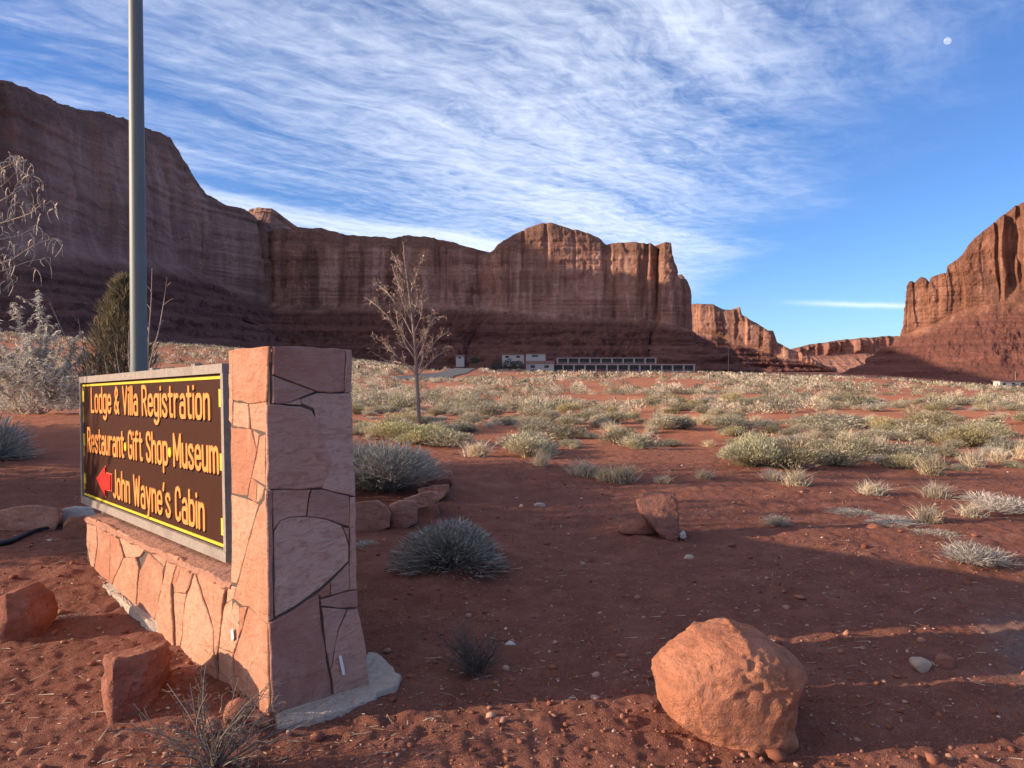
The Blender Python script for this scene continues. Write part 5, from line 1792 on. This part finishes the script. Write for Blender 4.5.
def build_silver_bush():
    rng = np.random.RandomState(31)
    Y = 18.0
    b = at(32, 428, Y); b[2] = Hs(b[0], b[1])
    root = thing('silvery_bush', 'tall silvery bush with fluffy upright stems at the left, behind the kerb stones', 'bush', b)
    st = MB(); lb, ld, ll = [], [], []
    tips = [(38, 290), (13, 302), (-6, 310), (47, 322), (27, 334), (62, 345), (75, 338), (88, 352), (4, 345), (52, 352), (70, 368), (36, 350), (-20, 330), (95, 372), (20, 362), (82, 384), (-30, 350), (58, 330), (-12, 372), (44, 376), (66, 392), (10, 384)]
    for tx, ty in tips:
        dy = rng.uniform(-1.0, 1.0)
        tip = at(tx, ty, Y + dy)
        base = b + np.array([rng.normal(0, 0.12), rng.normal(0, 0.15), 0])
        pts = []
        side = np.array([rng.normal(0, 0.12), rng.normal(0, 0.12), 0.1])
        for f in np.linspace(0, 1, 12):
            pts.append(base + (tip - base) * np.array([f ** 0.75, f, f ** 1.15]) + side * math.sin(math.pi * f))
        pts = np.array(pts)
        st.tube(pts, np.linspace(0.018, 0.005, 12), 4, cap=False)
        # fluffy leaves along the upper part, side shoots below
        L = np.linalg.norm(tip - base)
        k = int(260 * L / 2.5)
        f = rng.uniform(0.42, 1.0, k)
        q = np.stack([np.interp(f, np.linspace(0, 1, 12), pts[:, c]) for c in range(3)], -1)
        a = rng.uniform(0, 2 * np.pi, k)
        d = np.stack([np.cos(a), np.sin(a), rng.uniform(-0.9, 0.3, k)], -1)
        lb.append(q); ld.append(d); ll.append(rng.uniform(0.06, 0.14, k))
        for _ in range(7):
            f0 = rng.uniform(0.3, 0.9)
            q0 = np.array([np.interp(f0, np.linspace(0, 1, 12), pts[:, c]) for c in range(3)])
            e = q0 + np.array([rng.normal(0, 0.25), rng.normal(0, 0.25), rng.uniform(0.1, 0.45)])
            sp = np.array([q0 + (e - q0) * g for g in np.linspace(0, 1, 4)])
            st.tube(sp, 0.004, 3, cap=False)
            k2 = 34
            g = rng.uniform(0.15, 1, k2)
            lb.append(q0 + (e - q0) * g[:, None]); a = rng.uniform(0, 6.28, k2)
            ld.append(np.stack([np.cos(a), np.sin(a), rng.uniform(-0.8, 0.4, k2)], -1)); ll.append(rng.uniform(0.05, 0.11, k2))
    st.build('stems', M_twig_pale, root, b)
    lb, ld, ll = np.concatenate(lb), np.concatenate(ld), np.concatenate(ll)
    # lower mass of fine grey twigs
    n = 2600
    x = rng.uniform(-0.85, 1.4, n); yv = rng.uniform(-0.9, 0.9, n); zz = rng.uniform(0.1, 1.35, n) ** 0.9
    bb = b + np.stack([x, yv, zz * (1 - 0.25 * np.abs(x))], -1)
    dd = np.stack([rng.normal(0, 0.6, n), rng.normal(0, 0.6, n), rng.uniform(-0.2, 1, n)], -1)
    p1 = blades(lb - b, ld, ll, ll * 0.30, np.random.RandomState(1), 0.3)
    p2 = blades(bb - b, dd, rng.uniform(0.10, 0.26, n), rng.uniform(0.008, 0.022, n), np.random.RandomState(2), 0.2)
    me = mesh_blades('leaves', [p1, p2], M_silver)
    o = bpy.data.objects.new('leaves', me); COL.objects.link(o); o.parent = root


build_silver_bush()


def build_juniper():
    rng = np.random.RandomState(41)
    Y = 18.6
    b = at(118, 438, Y); b[2] = Hs(b[0], b[1])
    root = thing('juniper', 'pointed olive-brown conifer standing behind the board, left of the grey pole', 'tree', b)
    s = Y / F
    top = at(123, 272, Y)
    Ht = top[2] - b[2]
    n = 9500
    f = rng.uniform(0.02, 1, n) ** 0.85
    prof = np.interp(f, [0, 0.12, 0.3, 0.5, 0.7, 0.85, 0.95, 1.0], np.array([0.50, 0.62, 0.64, 0.58, 0.42, 0.27, 0.13, 0.03]) * 1.28)
    a = rng.uniform(0, 2 * np.pi, n)
    lob = 0.92 + 0.34 * np.sin(a * 3 + f * 11) * np.sin(f * 17 + a) + 0.22 * np.sin(a * 7 - f * 27)
    r = prof * lob * np.sqrt(rng.uniform(0.15, 1.0, n))
    base = np.stack([np.cos(a) * r + f * (top[0] - b[0]), np.sin(a) * r, f * Ht * 0.94], -1)
    d = np.stack([np.cos(a) * 0.55, np.sin(a) * 0.55, np.full(n, 1.0)], -1) + rng.normal(0, 0.25, (n, 3))
    me = mesh_blades('foliage', [blades(base, d, rng.uniform(0.10, 0.34, n), rng.uniform(0.010, 0.026, n), rng, 0.1)], M_juniper)
    o = bpy.data.objects.new('foliage', me); COL.objects.link(o); o.parent = root
    tr = MB()
    tr.tube([b - ZZ * 0.05, b + ZZ * Ht * 0.35 + np.array([0.03, 0, 0]), b + ZZ * Ht * 0.8 + np.array([0.08, 0, 0])], [0.07, 0.045, 0.012], 7)
    tr.build('trunk', M_bark_pale, root, b, True)
    dead = MB()
    for q in ([(122, 440), (116, 410), (108, 380), (104, 355)], [(128, 440), (124, 400), (118, 365), (114, 340)], [(120, 442), (105, 420), (96, 400), (92, 388)], [(132, 440), (132, 390), (128, 355), (129, 330)], [(126, 440), (134, 405), (137, 370), (138, 350)]):
        twigs(dead, px_path(q, Y - 0.85, rng, 0.1), 0.020, 0.005, rng, 1, 0.35, 0.35, 0.5, 0.2, 4)
    dead.build('dead_branches', M_twig_pale, root, b)


build_juniper()


def bare_shrub(name, label, paths, Y, m, r0, seed, every, ln, base_px, depth=2, up=0.25):
    rng = np.random.RandomState(seed)
    b = at(base_px[0], base_px[1], Y); b[2] = Hs(b[0], b[1])
    mb = MB()
    for q in paths:
        P = px_path(q, Y, rng, 0.5)
        P = np.concatenate([[b + np.array([rng.normal(0, .05), rng.normal(0, .05), -0.03])], P])
        twigs(mb, P, r0, r0 * 0.25, rng, depth, every, ln, 0.55, up, 5)
    return tag(mb.build(name, m, None, b), label, 'shrub')


bare_shrub('bare_shrub', 'tall bare pale shoots showing right of the grey pole above the board',
           [[(146, 400), (150, 360), (159, 330), (164, 300), (167, 277)], [(146, 400), (148, 340), (151, 305), (152, 268)], [(146, 395), (143, 350), (144, 322)], [(150, 392), (157, 360), (163, 350)]], 14.8, M_twig_pale, 0.020, 51, 0.5, 0.45, (146, 440), 1)
bare_shrub('bare_shrub', 'thin leaning grey bare stems between the silvery bush and the olive conifer',
           [[(92, 400), (76, 360), (62, 330), (50, 303)], [(92, 400), (84, 350), (78, 318)], [(92, 400), (98, 360), (96, 330)], [(92, 400), (74, 380), (60, 362)], [(94, 402), (88, 378), (82, 340)]], 16.8, M_twig_dead, 0.018, 52, 0.4, 0.5, (92, 440), 2)

# dark low bush cut by the left edge
p = at(4, 440, 11.5); p[2] = Hs(p[0], p[1])
plant('blue_grey_bush', radial_bush('low_grey_bush', 15, 2600, M_planter, 0.012, 0.25), (p[0] - 0.25, p[1], p[2] - 0.02), 1.25, 0.85, 0.3, 'low grey bush in shade, cut by the left edge under the silvery bush', 'bush')


def build_pod_tree():
    """leafless tree mostly outside the frame, its branches hung with curled dry pods"""
    rng = np.random.RandomState(61)
    Y = 8.8
    b = at(-110, 470, Y); b[2] = Hs(b[0], b[1])
    root = thing('pod_tree', 'leafless tree with curled pale hanging pods, reaching in at the top of the left edge', 'tree', b)
    tr = MB()
    trunk = np.concatenate([[b - ZZ * 0.05], px_path([(-108, 420), (-98, 360), (-84, 310), (-70, 260), (-50, 200), (-36, 150)], Y)])
    tr.tube(trunk, np.linspace(0.085, 0.03, len(trunk)), 8)
    tr.build('trunk', M_bark_pale, root, b, True)
    br = MB(); tips = []
    P = [
        [(-60, 230), (-30, 205), (0, 188), (16, 172), (27, 160)], [(-66, 250), (-30, 232), (5, 222), (30, 214), (46, 200)], [(-76, 285), (-30, 268), (8, 262), (32, 246), (52, 238)],
        [(-80, 300), (-40, 280), (0, 272), (26, 262), (46, 258)], [(-66, 250), (-34, 218), (2, 200), (20, 190), (36, 180)], [(-50, 205), (-20, 180), (4, 168), (18, 160)],
        [(-74, 275), (-36, 250), (-4, 240), (18, 236), (34, 228)], [(-36, 152), (-60, 110), (-90, 60)], [(-70, 260), (-120, 220), (-170, 190)], [(-84, 310), (-140, 270), (-200, 250)], [(-50, 200), (-100, 150), (-150, 120)],
        [(-60, 240), (-90, 180), (-120, 130)], [(-90, 330), (-150, 310), (-210, 320)],
    ]
    for q in P:
        twigs(br, px_path(q, Y, rng, 0.7), 0.010, 0.0025, rng, 2, 0.17, 0.34, 0.7, 0.03, 4, 0.10, tips)
    br.build('branches', M_twig_pale, root, b)
    tips = np.array(tips)
    tips = tips[rng.permutation(len(tips))[:1300]]
    pod = MB()
    for q in tips:
        L = rng.uniform(0.10, 0.26); w = rng.uniform(0.0045, 0.009)
        a = rng.uniform(0, 6.28); dx = np.array([math.cos(a), math.sin(a), 0])
        cu = rng.uniform(1.2, 3.4); am = rng.uniform(0.2, 0.6)
        pts = [q + dx * (am * L * math.sin(f * cu)) + ZZ * (-L * f + 0.25 * L * math.sin(f * 2.6)) for f in np.linspace(0, 1, 6)]
        pod.tube(pts, np.linspace(w, w * 0.5, 6), 3, cap=False)
    tag(pod.build('pods', simple_mat('dry_pod', (0.52, 0.42, 0.32), 0.3, 40), root, b), kind='stuff')


build_pod_tree()


# trees and bushes just outside the frame on the left: they throw the long shadows that cross the bare soil
SHADE = dome_shrub('leafy_shrub', 400, 5200, M_planter, 0.12, 0.012, 0.4, 11, fill=0.45)
for x, y, w, h, lab in ((-9.2, 6.35, 2.3, 4.8, 'tall grey shrub beyond the left edge of the frame, nearest to the camera'), (-9.8, 8.8, 3.0, 5.0, 'tall grey shrub beyond the left edge of the frame, middle one'), (-14.5, 12.0, 4.0, 4.4, 'tall grey shrub beyond the left edge of the frame, farthest from the camera')):
    plant('leafy_shrub', SHADE, (x, y, Hs(x, y) - 0.03), w, h, x, lab, 'shrub')
# ------------------------------------------------------------------ the brush of the plain
GRP = {'sage': 'sagebrush clumps dotted over the plain', 'rabbit': 'yellow-green bushes dotted over the plain', 'straw': 'cream grass tufts dotted over the plain', 'dead': 'dead grey shrubs dotted over the plain'}
LAB = {'sage': 'one of the grey-green sagebrush clumps dotted over the red plain', 'rabbit': 'one of the smaller yellow-green bushes dotted over the red plain', 'straw': 'one of the cream grass tufts dotted over the red plain', 'dead': 'one of the dead grey shrubs dotted over the red plain'}
NAM = {'sage': 'sagebrush', 'rabbit': 'rabbitbrush', 'straw': 'bunchgrass', 'dead': 'dead_brush'}


def cover(x, y):
    """how likely a plant is here: patches of brush and lanes of bare red soil"""
    c = 0.44 + 0.012 * x + 1.35 * fbm(x / 7.0, y / 4.5, seed=301, oct=3)
    edge = 10.6 + 1.2 * fbm(x / 2.5, y * 0, seed=302) - 0.12 * np.clip(x, -2, 8) - 0.42 * np.clip(x - 1.2, 0, 4.5)
    return np.clip(c, 0.05, 1) * (y > edge)


def scatter_brush():
    rng = np.random.RandomState(77)
    cand = []
    left = {'sage': 270, 'straw': 285, 'rabbit': 110, 'dead': 70}
    tries = 0
    while sum(left.values()) and tries < 40000:
        tries += 1
        a = rng.uniform(-0.68, 0.72)
        d = math.sqrt(rng.uniform(8 ** 2, 40 ** 2))
        x, y = d * math.sin(a), d * math.cos(a)
        if x < -0.42 * y and y < 24: continue
        if x < 0.02 * y - 0.3 and y < 13: continue
        if rng.rand() > cover(np.array([x]), np.array([y]))[0]: continue
        ks = [q for q in left if left[q] > 0]
        wt = np.array([left[q] * (4.0 if q == 'straw' and d < 11 else 1.0) for q in ks], float)
        k = ks[rng.choice(len(ks), p=wt / wt.sum())]
        if d < 10.5 and k in ('sage', 'rabbit'): continue
        w = {'sage': rng.uniform(0.35, 1.1), 'rabbit': rng.uniform(0.4, 1.0), 'straw': rng.uniform(0.20, 0.55), 'dead': rng.uniform(0.35, 0.8)}[k] * rng.choice([0.75, 1.0, 1.0, 1.2])
        if any((x - u) ** 2 + (y - v) ** 2 < (0.28 * (w + r * 2)) ** 2 for u, v, r in PLACED): continue
        PLACED.append((x, y, w / 2))
        left[k] -= 1
        cand.append((x, y, k, w))
    for i, (x, y, k, w) in enumerate(cand):
        h = w * {'sage': rng.uniform(0.45, 0.65), 'rabbit': rng.uniform(0.55, 0.75), 'straw': rng.uniform(0.55, 0.85), 'dead': rng.uniform(0.35, 0.5)}[k]
        me = SH[k][rng.randint(len(SH[k]))]
        plant(NAM[k], me, (x, y, Hs(x, y) - 0.02), w, h, rng.uniform(0, 6.28), LAB[k], 'shrub' if k != 'straw' else 'grass tuft', GRP[k])


scatter_brush()


def far_brush():
    rng = np.random.RandomState(78)
    # beyond the individual plants the brush reads as one mass
    def layer(n, d0, d1, nb, a0, a1, power, ws, bl, bw):
        a = rng.uniform(a0, a1, n)
        d = (rng.uniform(d0 ** power, d1 ** power, n)) ** (1 / power)
        x, y = d * np.sin(a), d * np.cos(a)
        keep = rng.rand(n) < np.clip(0.24 + 0.5 * (x < -0.14 * y) + 1.6 * fbm(x / (7.0 + y * 0.03), y / (4.5 + y * 0.06), seed=301, oct=3), 0.03, 1)
        keep &= road_dist(x, y) > 5.2
        keep &= ~((x < -0.45 * y) & (y < 24))
        x, y = x[keep], y[keep]
        m = len(x)
        z = H(x, y, fine=False)
        w = rng.uniform(*ws, m); h = w * rng.uniform(0.40, 0.72, m)
        kind = rng.rand(m)
        B, D, L, W = [], [], [], []
        for k in range(nb):
            dd = rng.normal(size=(m, 3)); dd[:, 2] = np.abs(dd[:, 2]); dd /= np.linalg.norm(dd, axis=1)[:, None]
            r = rng.uniform(0.1, 1, m) ** 0.5
            B.append(np.stack([x + dd[:, 0] * r * w * 0.5, y + dd[:, 1] * r * w * 0.5, z + dd[:, 2] * r * h * 0.8], -1))
            D.append(dd + np.array([0, 0, 0.3]) + rng.normal(0, 0.3, (m, 3)))
            L.append(w * rng.uniform(0.5, 1.0, m) * bl); W.append(w * rng.uniform(0.6, 1.4, m) * bw)
        B, D, L, W = map(np.concatenate, (B, D, L, W))
        kk = np.tile(kind, nb)
        return B, D, L, W, kk
    Ls = [layer(2100, 30, 60, 260, -0.66, 0.70, 2, (0.45, 1.2), 0.16, 0.022), layer(4200, 55, 140, 80, -0.62, 0.70, 2, (0.5, 1.4), 0.20, 0.050), layer(8000, 120, 400, 14, -0.62, 0.72, 2, (0.8, 2.0), 0.42, 0.14)]
    for kd, m, lo, hi in (('far_brush', M_sage_far, 0, 0.30), ('far_dark_brush', M_sage_dark, 0.30, 0.55), ('far_yellow_brush', M_rabbit_far, 0.55, 0.68), ('far_dry_grass', M_straw_far, 0.68, 1.01)):
        parts = []
        for i, (B, D, L, W, kk) in enumerate(Ls):
            s = (kk >= lo) & (kk < hi)
            parts.append(blades(B[s], D[s], L[s], W[s], np.random.RandomState(i), 0.15))
        me = mesh_blades('far_brush', parts, m)
        o = bpy.data.objects.new(kd, me); COL.objects.link(o)
        tag(o, kind='stuff')


M_sage_far = leaf_mat('far_sage_leaf', [(0, (0.22, 0.19, 0.125)), (0.45, (0.36, 0.31, 0.205)), (0.8, (0.52, 0.45, 0.31)), (1, (0.66, 0.57, 0.41))], var=0.0)
M_sage_dark = leaf_mat('far_dark_sage_leaf', [(0, (0.10, 0.095, 0.065)), (0.5, (0.18, 0.165, 0.11)), (1, (0.32, 0.28, 0.18))], var=0.0)
M_rabbit_far = leaf_mat('far_yellow_leaf', [(0, (0.24, 0.20, 0.10)), (0.5, (0.42, 0.36, 0.19)), (1, (0.60, 0.51, 0.31))], var=0.0)
M_straw_far = leaf_mat('far_straw', [(0, (0.44, 0.33, 0.21)), (0.5, (0.62, 0.49, 0.33)), (1, (0.78, 0.66, 0.48))], var=0.0)
far_brush()


# ------------------------------------------------------------------ roads
def ribbon(name, pts, width, m, lift=0.05, kerb=None):
    P = np.array(pts, float)
    t0 = np.linspace(0, 1, len(P)); t1 = np.linspace(0, 1, 60)
    # smooth
    P = np.stack([np.interp(t1, t0, P[:, k]) for k in range(2)], -1)
    ker = np.ones(9) / 9
    P = np.stack([np.convolve(np.pad(P[:, k], 4, mode='edge'), ker, 'valid') for k in range(2)], -1)
    T = np.gradient(P, axis=0); T /= np.linalg.norm(T, axis=1)[:, None]
    S = np.stack([T[:, 1], -T[:, 0]], -1)
    cols = np.linspace(-0.5, 0.5, 7)
    V = []
    for c in cols:
        q = P + S * c * width
        V.append(np.stack([q[:, 0], q[:, 1], H(q[:, 0], q[:, 1]) + lift], -1))
    V = np.stack(V, 1)
    n, k = V.shape[:2]
    i = np.arange(n - 1)[:, None] * k; j = np.arange(k - 1)[None]
    f = np.stack([i + j, i + j + 1, i + k + j + 1, i + k + j], -1).reshape(-1, 4)
    return tag(mk(name, V.reshape(-1, 3), f, m, smooth=True), kind='structure')


M_asphalt = simple_mat('old_asphalt', (0.13, 0.125, 0.12), 0.2, 3.0, 0.95, 0.3, 0.02)
ribbon('road', ROAD, 7.0, M_asphalt, 0.12)

# ------------------------------------------------------------------ buildings at the foot of the mesa
M_white_wall = simple_mat('white_wall', (0.46, 0.42, 0.39), 0.08, 2.0, 0.9, 0.1)
M_tan_wall = simple_mat('tan_wall', (0.22, 0.12, 0.095), 0.12, 2.0, 0.9, 0.1)
M_roof_dark = simple_mat('dark_roof', (0.20, 0.10, 0.08), 0.2, 1.5, 0.9, 0.1)
M_opening = simple_mat('dark_glass', (0.03, 0.032, 0.036), 0.1, 2.0, 0.25, 0.0, spec=0.5)
M_grey_slab = simple_mat('grey_slab', (0.42, 0.37, 0.35), 0.1, 2.0, 0.9, 0.1)


def motel(name, label, px0, px1, y_top, y_floor, Y, bays, depth=10.0, yaw=0.0):
    s = Y / F
    z0 = 1.6 + (HORIZON - y_floor) * s; z1 = 1.6 + (HORIZON - y_top) * s
    x0, x1 = (px0 - 512) * s, (px1 - 512) * s
    L = x1 - x0; h = z1 - z0
    org = np.array([x0, Y, z0])
    root = thing(name, label, 'building', org)
    def bx(mb, a, b): mb.box(org + np.array(a, float), org + np.array(b, float))
    m = MB(); bx(m, (0, 1.8, -4), (L, depth, h * 0.90)); m.build('wall', M_tan_wall, root, org)
    m = MB(); bx(m, (-0.6, -0.7, h * 0.9 + 0.003), (L + 0.6, depth + 0.6, h)); m.build('roof', M_roof_dark, root, org)
    m = MB(); bx(m, (-0.4, -0.75, h * 0.80), (L + 0.4, -0.5, h * 0.898)); m.build('fascia', M_grey_slab, root, org)
    m = MB(); bx(m, (0, -0.4, -4), (L, 1.797, 0.0)); m.build('walkway', M_grey_slab, root, org)
    m = MB(); bx(m, (0, -0.35, 0.003), (L, -0.25, h * 0.22)); m.build('railing', M_roof_dark, root, org)
    w = L / bays
    for i in range(bays + 1):
        xx = min(max(i * w, 0.3), L - 0.3)
        m = MB(); bx(m, (xx - 0.33, -0.48, -0.5), (xx + 0.33, 0.1, h * 0.895)); m.build('post', M_white_wall, root, org)
    for i in range(bays):
        xx = i * w
        m = MB(); bx(m, (xx + w * 0.16, 1.72, 0.01), (xx + w * 0.40, 1.83, h * 0.66)); m.build('door', M_opening, root, org)
        m = MB(); bx(m, (xx + w * 0.50, 1.72, h * 0.24), (xx + w * 0.88, 1.83, h * 0.66)); m.build('window', M_opening, root, org)
    return root


motel('motel_block', 'lower long motel row with white posts at the foot of the mesa', 552, 694.5, 363.6, 371.2, 398, 13)
motel('motel_block', 'upper shorter motel row with white posts, behind the lower row', 557, 656, 357.2, 363.4, 425, 9)


def house(name, label, px0, px1, y_top, y_eave, y_floor, Y, depth=9.0, gable=True, wall=None, nwin=3):
    s = Y / F
    z0 = 1.6 + (HORIZON - y_floor) * s; z1 = 1.6 + (HORIZON - y_eave) * s; z2 = 1.6 + (HORIZON - y_top) * s
    x0, x1 = (px0 - 512) * s, (px1 - 512) * s
    L = x1 - x0
    org = np.array([x0, Y, z0])
    root = thing(name, label, 'building', org)
    def W(a): return org + np.array(a, float)
    m = MB(); m.box(W((0, 0, -4)), W((L, depth, z1 - z0))); m.build('wall', wall or M_white_wall, root, org)
    h1, h2 = z1 - z0, z2 - z0
    m = MB()
    if gable:
        o = 0.5
        V = [(-o, -o, h1 + 0.01), (L + o, -o, h1 + 0.01), (L + o, depth + o, h1 + 0.01), (-o, depth + o, h1 + 0.01), (-o, depth / 2, h2), (L + o, depth / 2, h2)]
        m.add([W(v) for v in V], [(0, 1, 5, 4), (2, 3, 4, 5), (0, 4, 3), (1, 2, 5), (0, 3, 2, 1)])
    else:
        m.box(W((-0.4, -0.5, h1 + 0.004)), W((L + 0.4, depth + 0.4, h2)))
    m.build('roof', M_roof_dark, root, org)
    w = L / nwin
    for i in range(nwin):
        m = MB(); m.box(W((i * w + w * 0.3, -0.06, h1 * 0.35)), W((i * w + w * 0.62, 0.05, h1 * 0.75))); m.build('window', M_opening, root, org)
    return root


house('lodge_house', 'white gabled building at the left end of the lower motel row', 526.5, 554, 360.6, 363.6, 370.2, 392, 11, True, None, 2)
house('white_building', 'white flat-roofed building highest on the slope, left one of the pair', 502, 524, 352.8, 354.6, 359.6, 440, 8, False, None, 2)
house('white_building', 'white flat-roofed building highest on the slope, right one of the pair', 526, 545.5, 352.6, 354.0, 358.4, 436, 8, False, None, 1)
house('shed', 'small whitish shed apart on the slope above the road', 456, 464, 354.8, 356.2, 359.8, 430, 5, True, None, 1)
house('white_trailer', 'long low white trailer at the right edge below the red slope', 1000, 1046, 380.6, 381.2, 388.0, 285, 4, False, None, 5)


def build_car():
    Y = 278; s = Y / F
    x0 = (1011.5 - 512) * s
    z0 = 1.6 + (HORIZON - 388.4) * s
    org = np.array([x0, Y, z0])
    root = thing('parked_car', 'dark car parked in front of the white trailer at the right edge', 'car', org)
    prof = [(0.0, 0.45), (0.05, 0.85), (0.9, 0.95), (1.5, 1.45), (3.2, 1.48), (3.9, 1.0), (4.6, 0.9), (4.7, 0.45)]
    k = len(prof)
    def W(x, y, z): return org + np.array([x, y, z])
    V = [W(x, 0.0 if z < 1.1 else 0.18, z) for x, z in prof] + [W(x, 1.75 if z < 1.1 else 1.57, z) for x, z in prof]
    m = MB(); m.add(V, [list(range(k)), [k + i for i in range(k)][::-1]] + [(i, k + i, k + (i + 1) % k, (i + 1) % k) for i in range(k)])
    m.build('body', simple_mat('dark_car_paint', (0.03, 0.028, 0.032), 0.1, 2, 0.35, 0.0, spec=0.5), root, org)
    m = MB(); m.obox(W(1.35, -0.006, 1.0), (2.2, 0, 0), (0, 0.02, 0), (0, 0, 0.34)); m.build('window', M_opening, root, org)
    for cx in (0.95, 3.75):
        for cy in (0.0, 1.6):
            m = MB(); m.tube([W(cx, cy - 0.03, 0.33), W(cx, cy + 0.18, 0.33)], 0.33, 16); wh = m.build('wheel', simple_mat('tyre', (0.02, 0.02, 0.02), 0.1, 5), root, org)
            m = MB(); m.tube([W(cx, cy - 0.035, 0.33), W(cx, cy + 0.185, 0.33)], 0.2, 12); m.build('rim', M_pole, wh, org)


build_car()


def util_pole(label, px, y0, y1, Y):
    s = Y / F
    b = np.array([(px - 512) * s, Y, 1.6 + (HORIZON - y1) * s - 1.0])
    h = (y1 - y0) * s + 1.0
    root = thing('utility_pole', label, 'pole', b)
    m = MB(); m.tube([b, b + ZZ * h], [0.2, 0.14], 8); m.build('shaft', M_bark_pale, root, b)
    m = MB(); m.box(b + np.array([-1.1, -0.07, h - 0.9]), b + np.array([1.1, 0.07, h - 0.72])); m.build('crossarm', M_bark_pale, root, b)


util_pole('thin utility pole right of the motel rows, against the dark slope', 728.5, 347, 372, 400)
util_pole('thin utility pole rising behind the white trailer', 1015.5, 371, 386, 300)


def tree_blob(px, y0, y1, wpx, Y, label, seed):
    rng = np.random.RandomState(seed)
    s = Y / F
    z1 = 1.6 + (HORIZON - y0) * s; z0 = 1.6 + (HORIZON - y1) * s
    b = np.array([(px - 512) * s, Y, z0])
    root = thing('dark_tree', label, 'tree', b)
    h, w = z1 - z0, wpx * s
    n = 900
    d = rng.normal(size=(n, 3)); d /= np.linalg.norm(d, axis=1)[:, None]
    r = rng.uniform(0.3, 1, n) ** 0.5
    base = d * r[:, None] * np.array([w / 2, w / 2, h * 0.42]) + np.array([0, 0, h * 0.55])
    base *= (1 + 0.2 * vnoise(d[:, 0] * 3, d[:, 1] * 3, d[:, 2] * 3, seed=seed))[:, None]
    me = mesh_blades('crown', [blades(base, d + rng.normal(0, 0.5, (n, 3)), rng.uniform(0.3, 0.8, n), rng.uniform(0.15, 0.4, n), rng, 0.2)], M_tree_far)
    o = bpy.data.objects.new('crown', me); COL.objects.link(o); o.parent = root
    m = MB(); m.tube([b - ZZ * 0.5, b + ZZ * h * 0.5], [0.25, 0.12], 6); m.build('trunk', M_bark_dark, root, b)


tree_blob(509, 359.5, 371, 13, 388, 'dark round tree left of the white gabled building, first of three', 1)
tree_blob(518, 361, 371, 12, 386, 'dark round tree touching the white gabled building', 2)
tree_blob(497, 362.5, 371, 11, 384, 'lowest dark tree, farthest left of the white gabled building', 3)
tree_blob(475, 357, 364, 9, 400, 'dark tree alone on the slope above the road', 4)


# ------------------------------------------------------------------ boulders fallen on the rubble slopes read as part of the slopes; the moon
def build_moon():
    c = at(947.5, 41, 24000)
    V, Fc = ICO[4]
    rad = 3.5 / F * 24000
    def f(t):
        p = t.coord('Object')
        n = t.noise(p, 0.012, 4, 0.6)
        # seen through the whole air in front of it, so the blue of that air adds to its light
        df = t.node('ShaderNodeBsdfDiffuse'); t.put(df.inputs[0], t.mix(t.ss(n, 0.4, 0.65), (0.16, 0.16, 0.155), (0.07, 0.07, 0.07)))
        tp = t.node('ShaderNodeBsdfTransparent')
        ad = t.node('ShaderNodeAddShader'); o_ = t.node('ShaderNodeOutputMaterial')
        t.t.links.new(df.outputs[0], ad.inputs[0]); t.t.links.new(tp.outputs[0], ad.inputs[1]); t.t.links.new(ad.outputs[0], o_.inputs[0])
    o = mk('moon', V * rad + c, Fc, material('moon_rock', f), None, tuple(c), True)
    tag(o, 'small pale gibbous moon high at the right of the sky', 'moon')


build_moon()
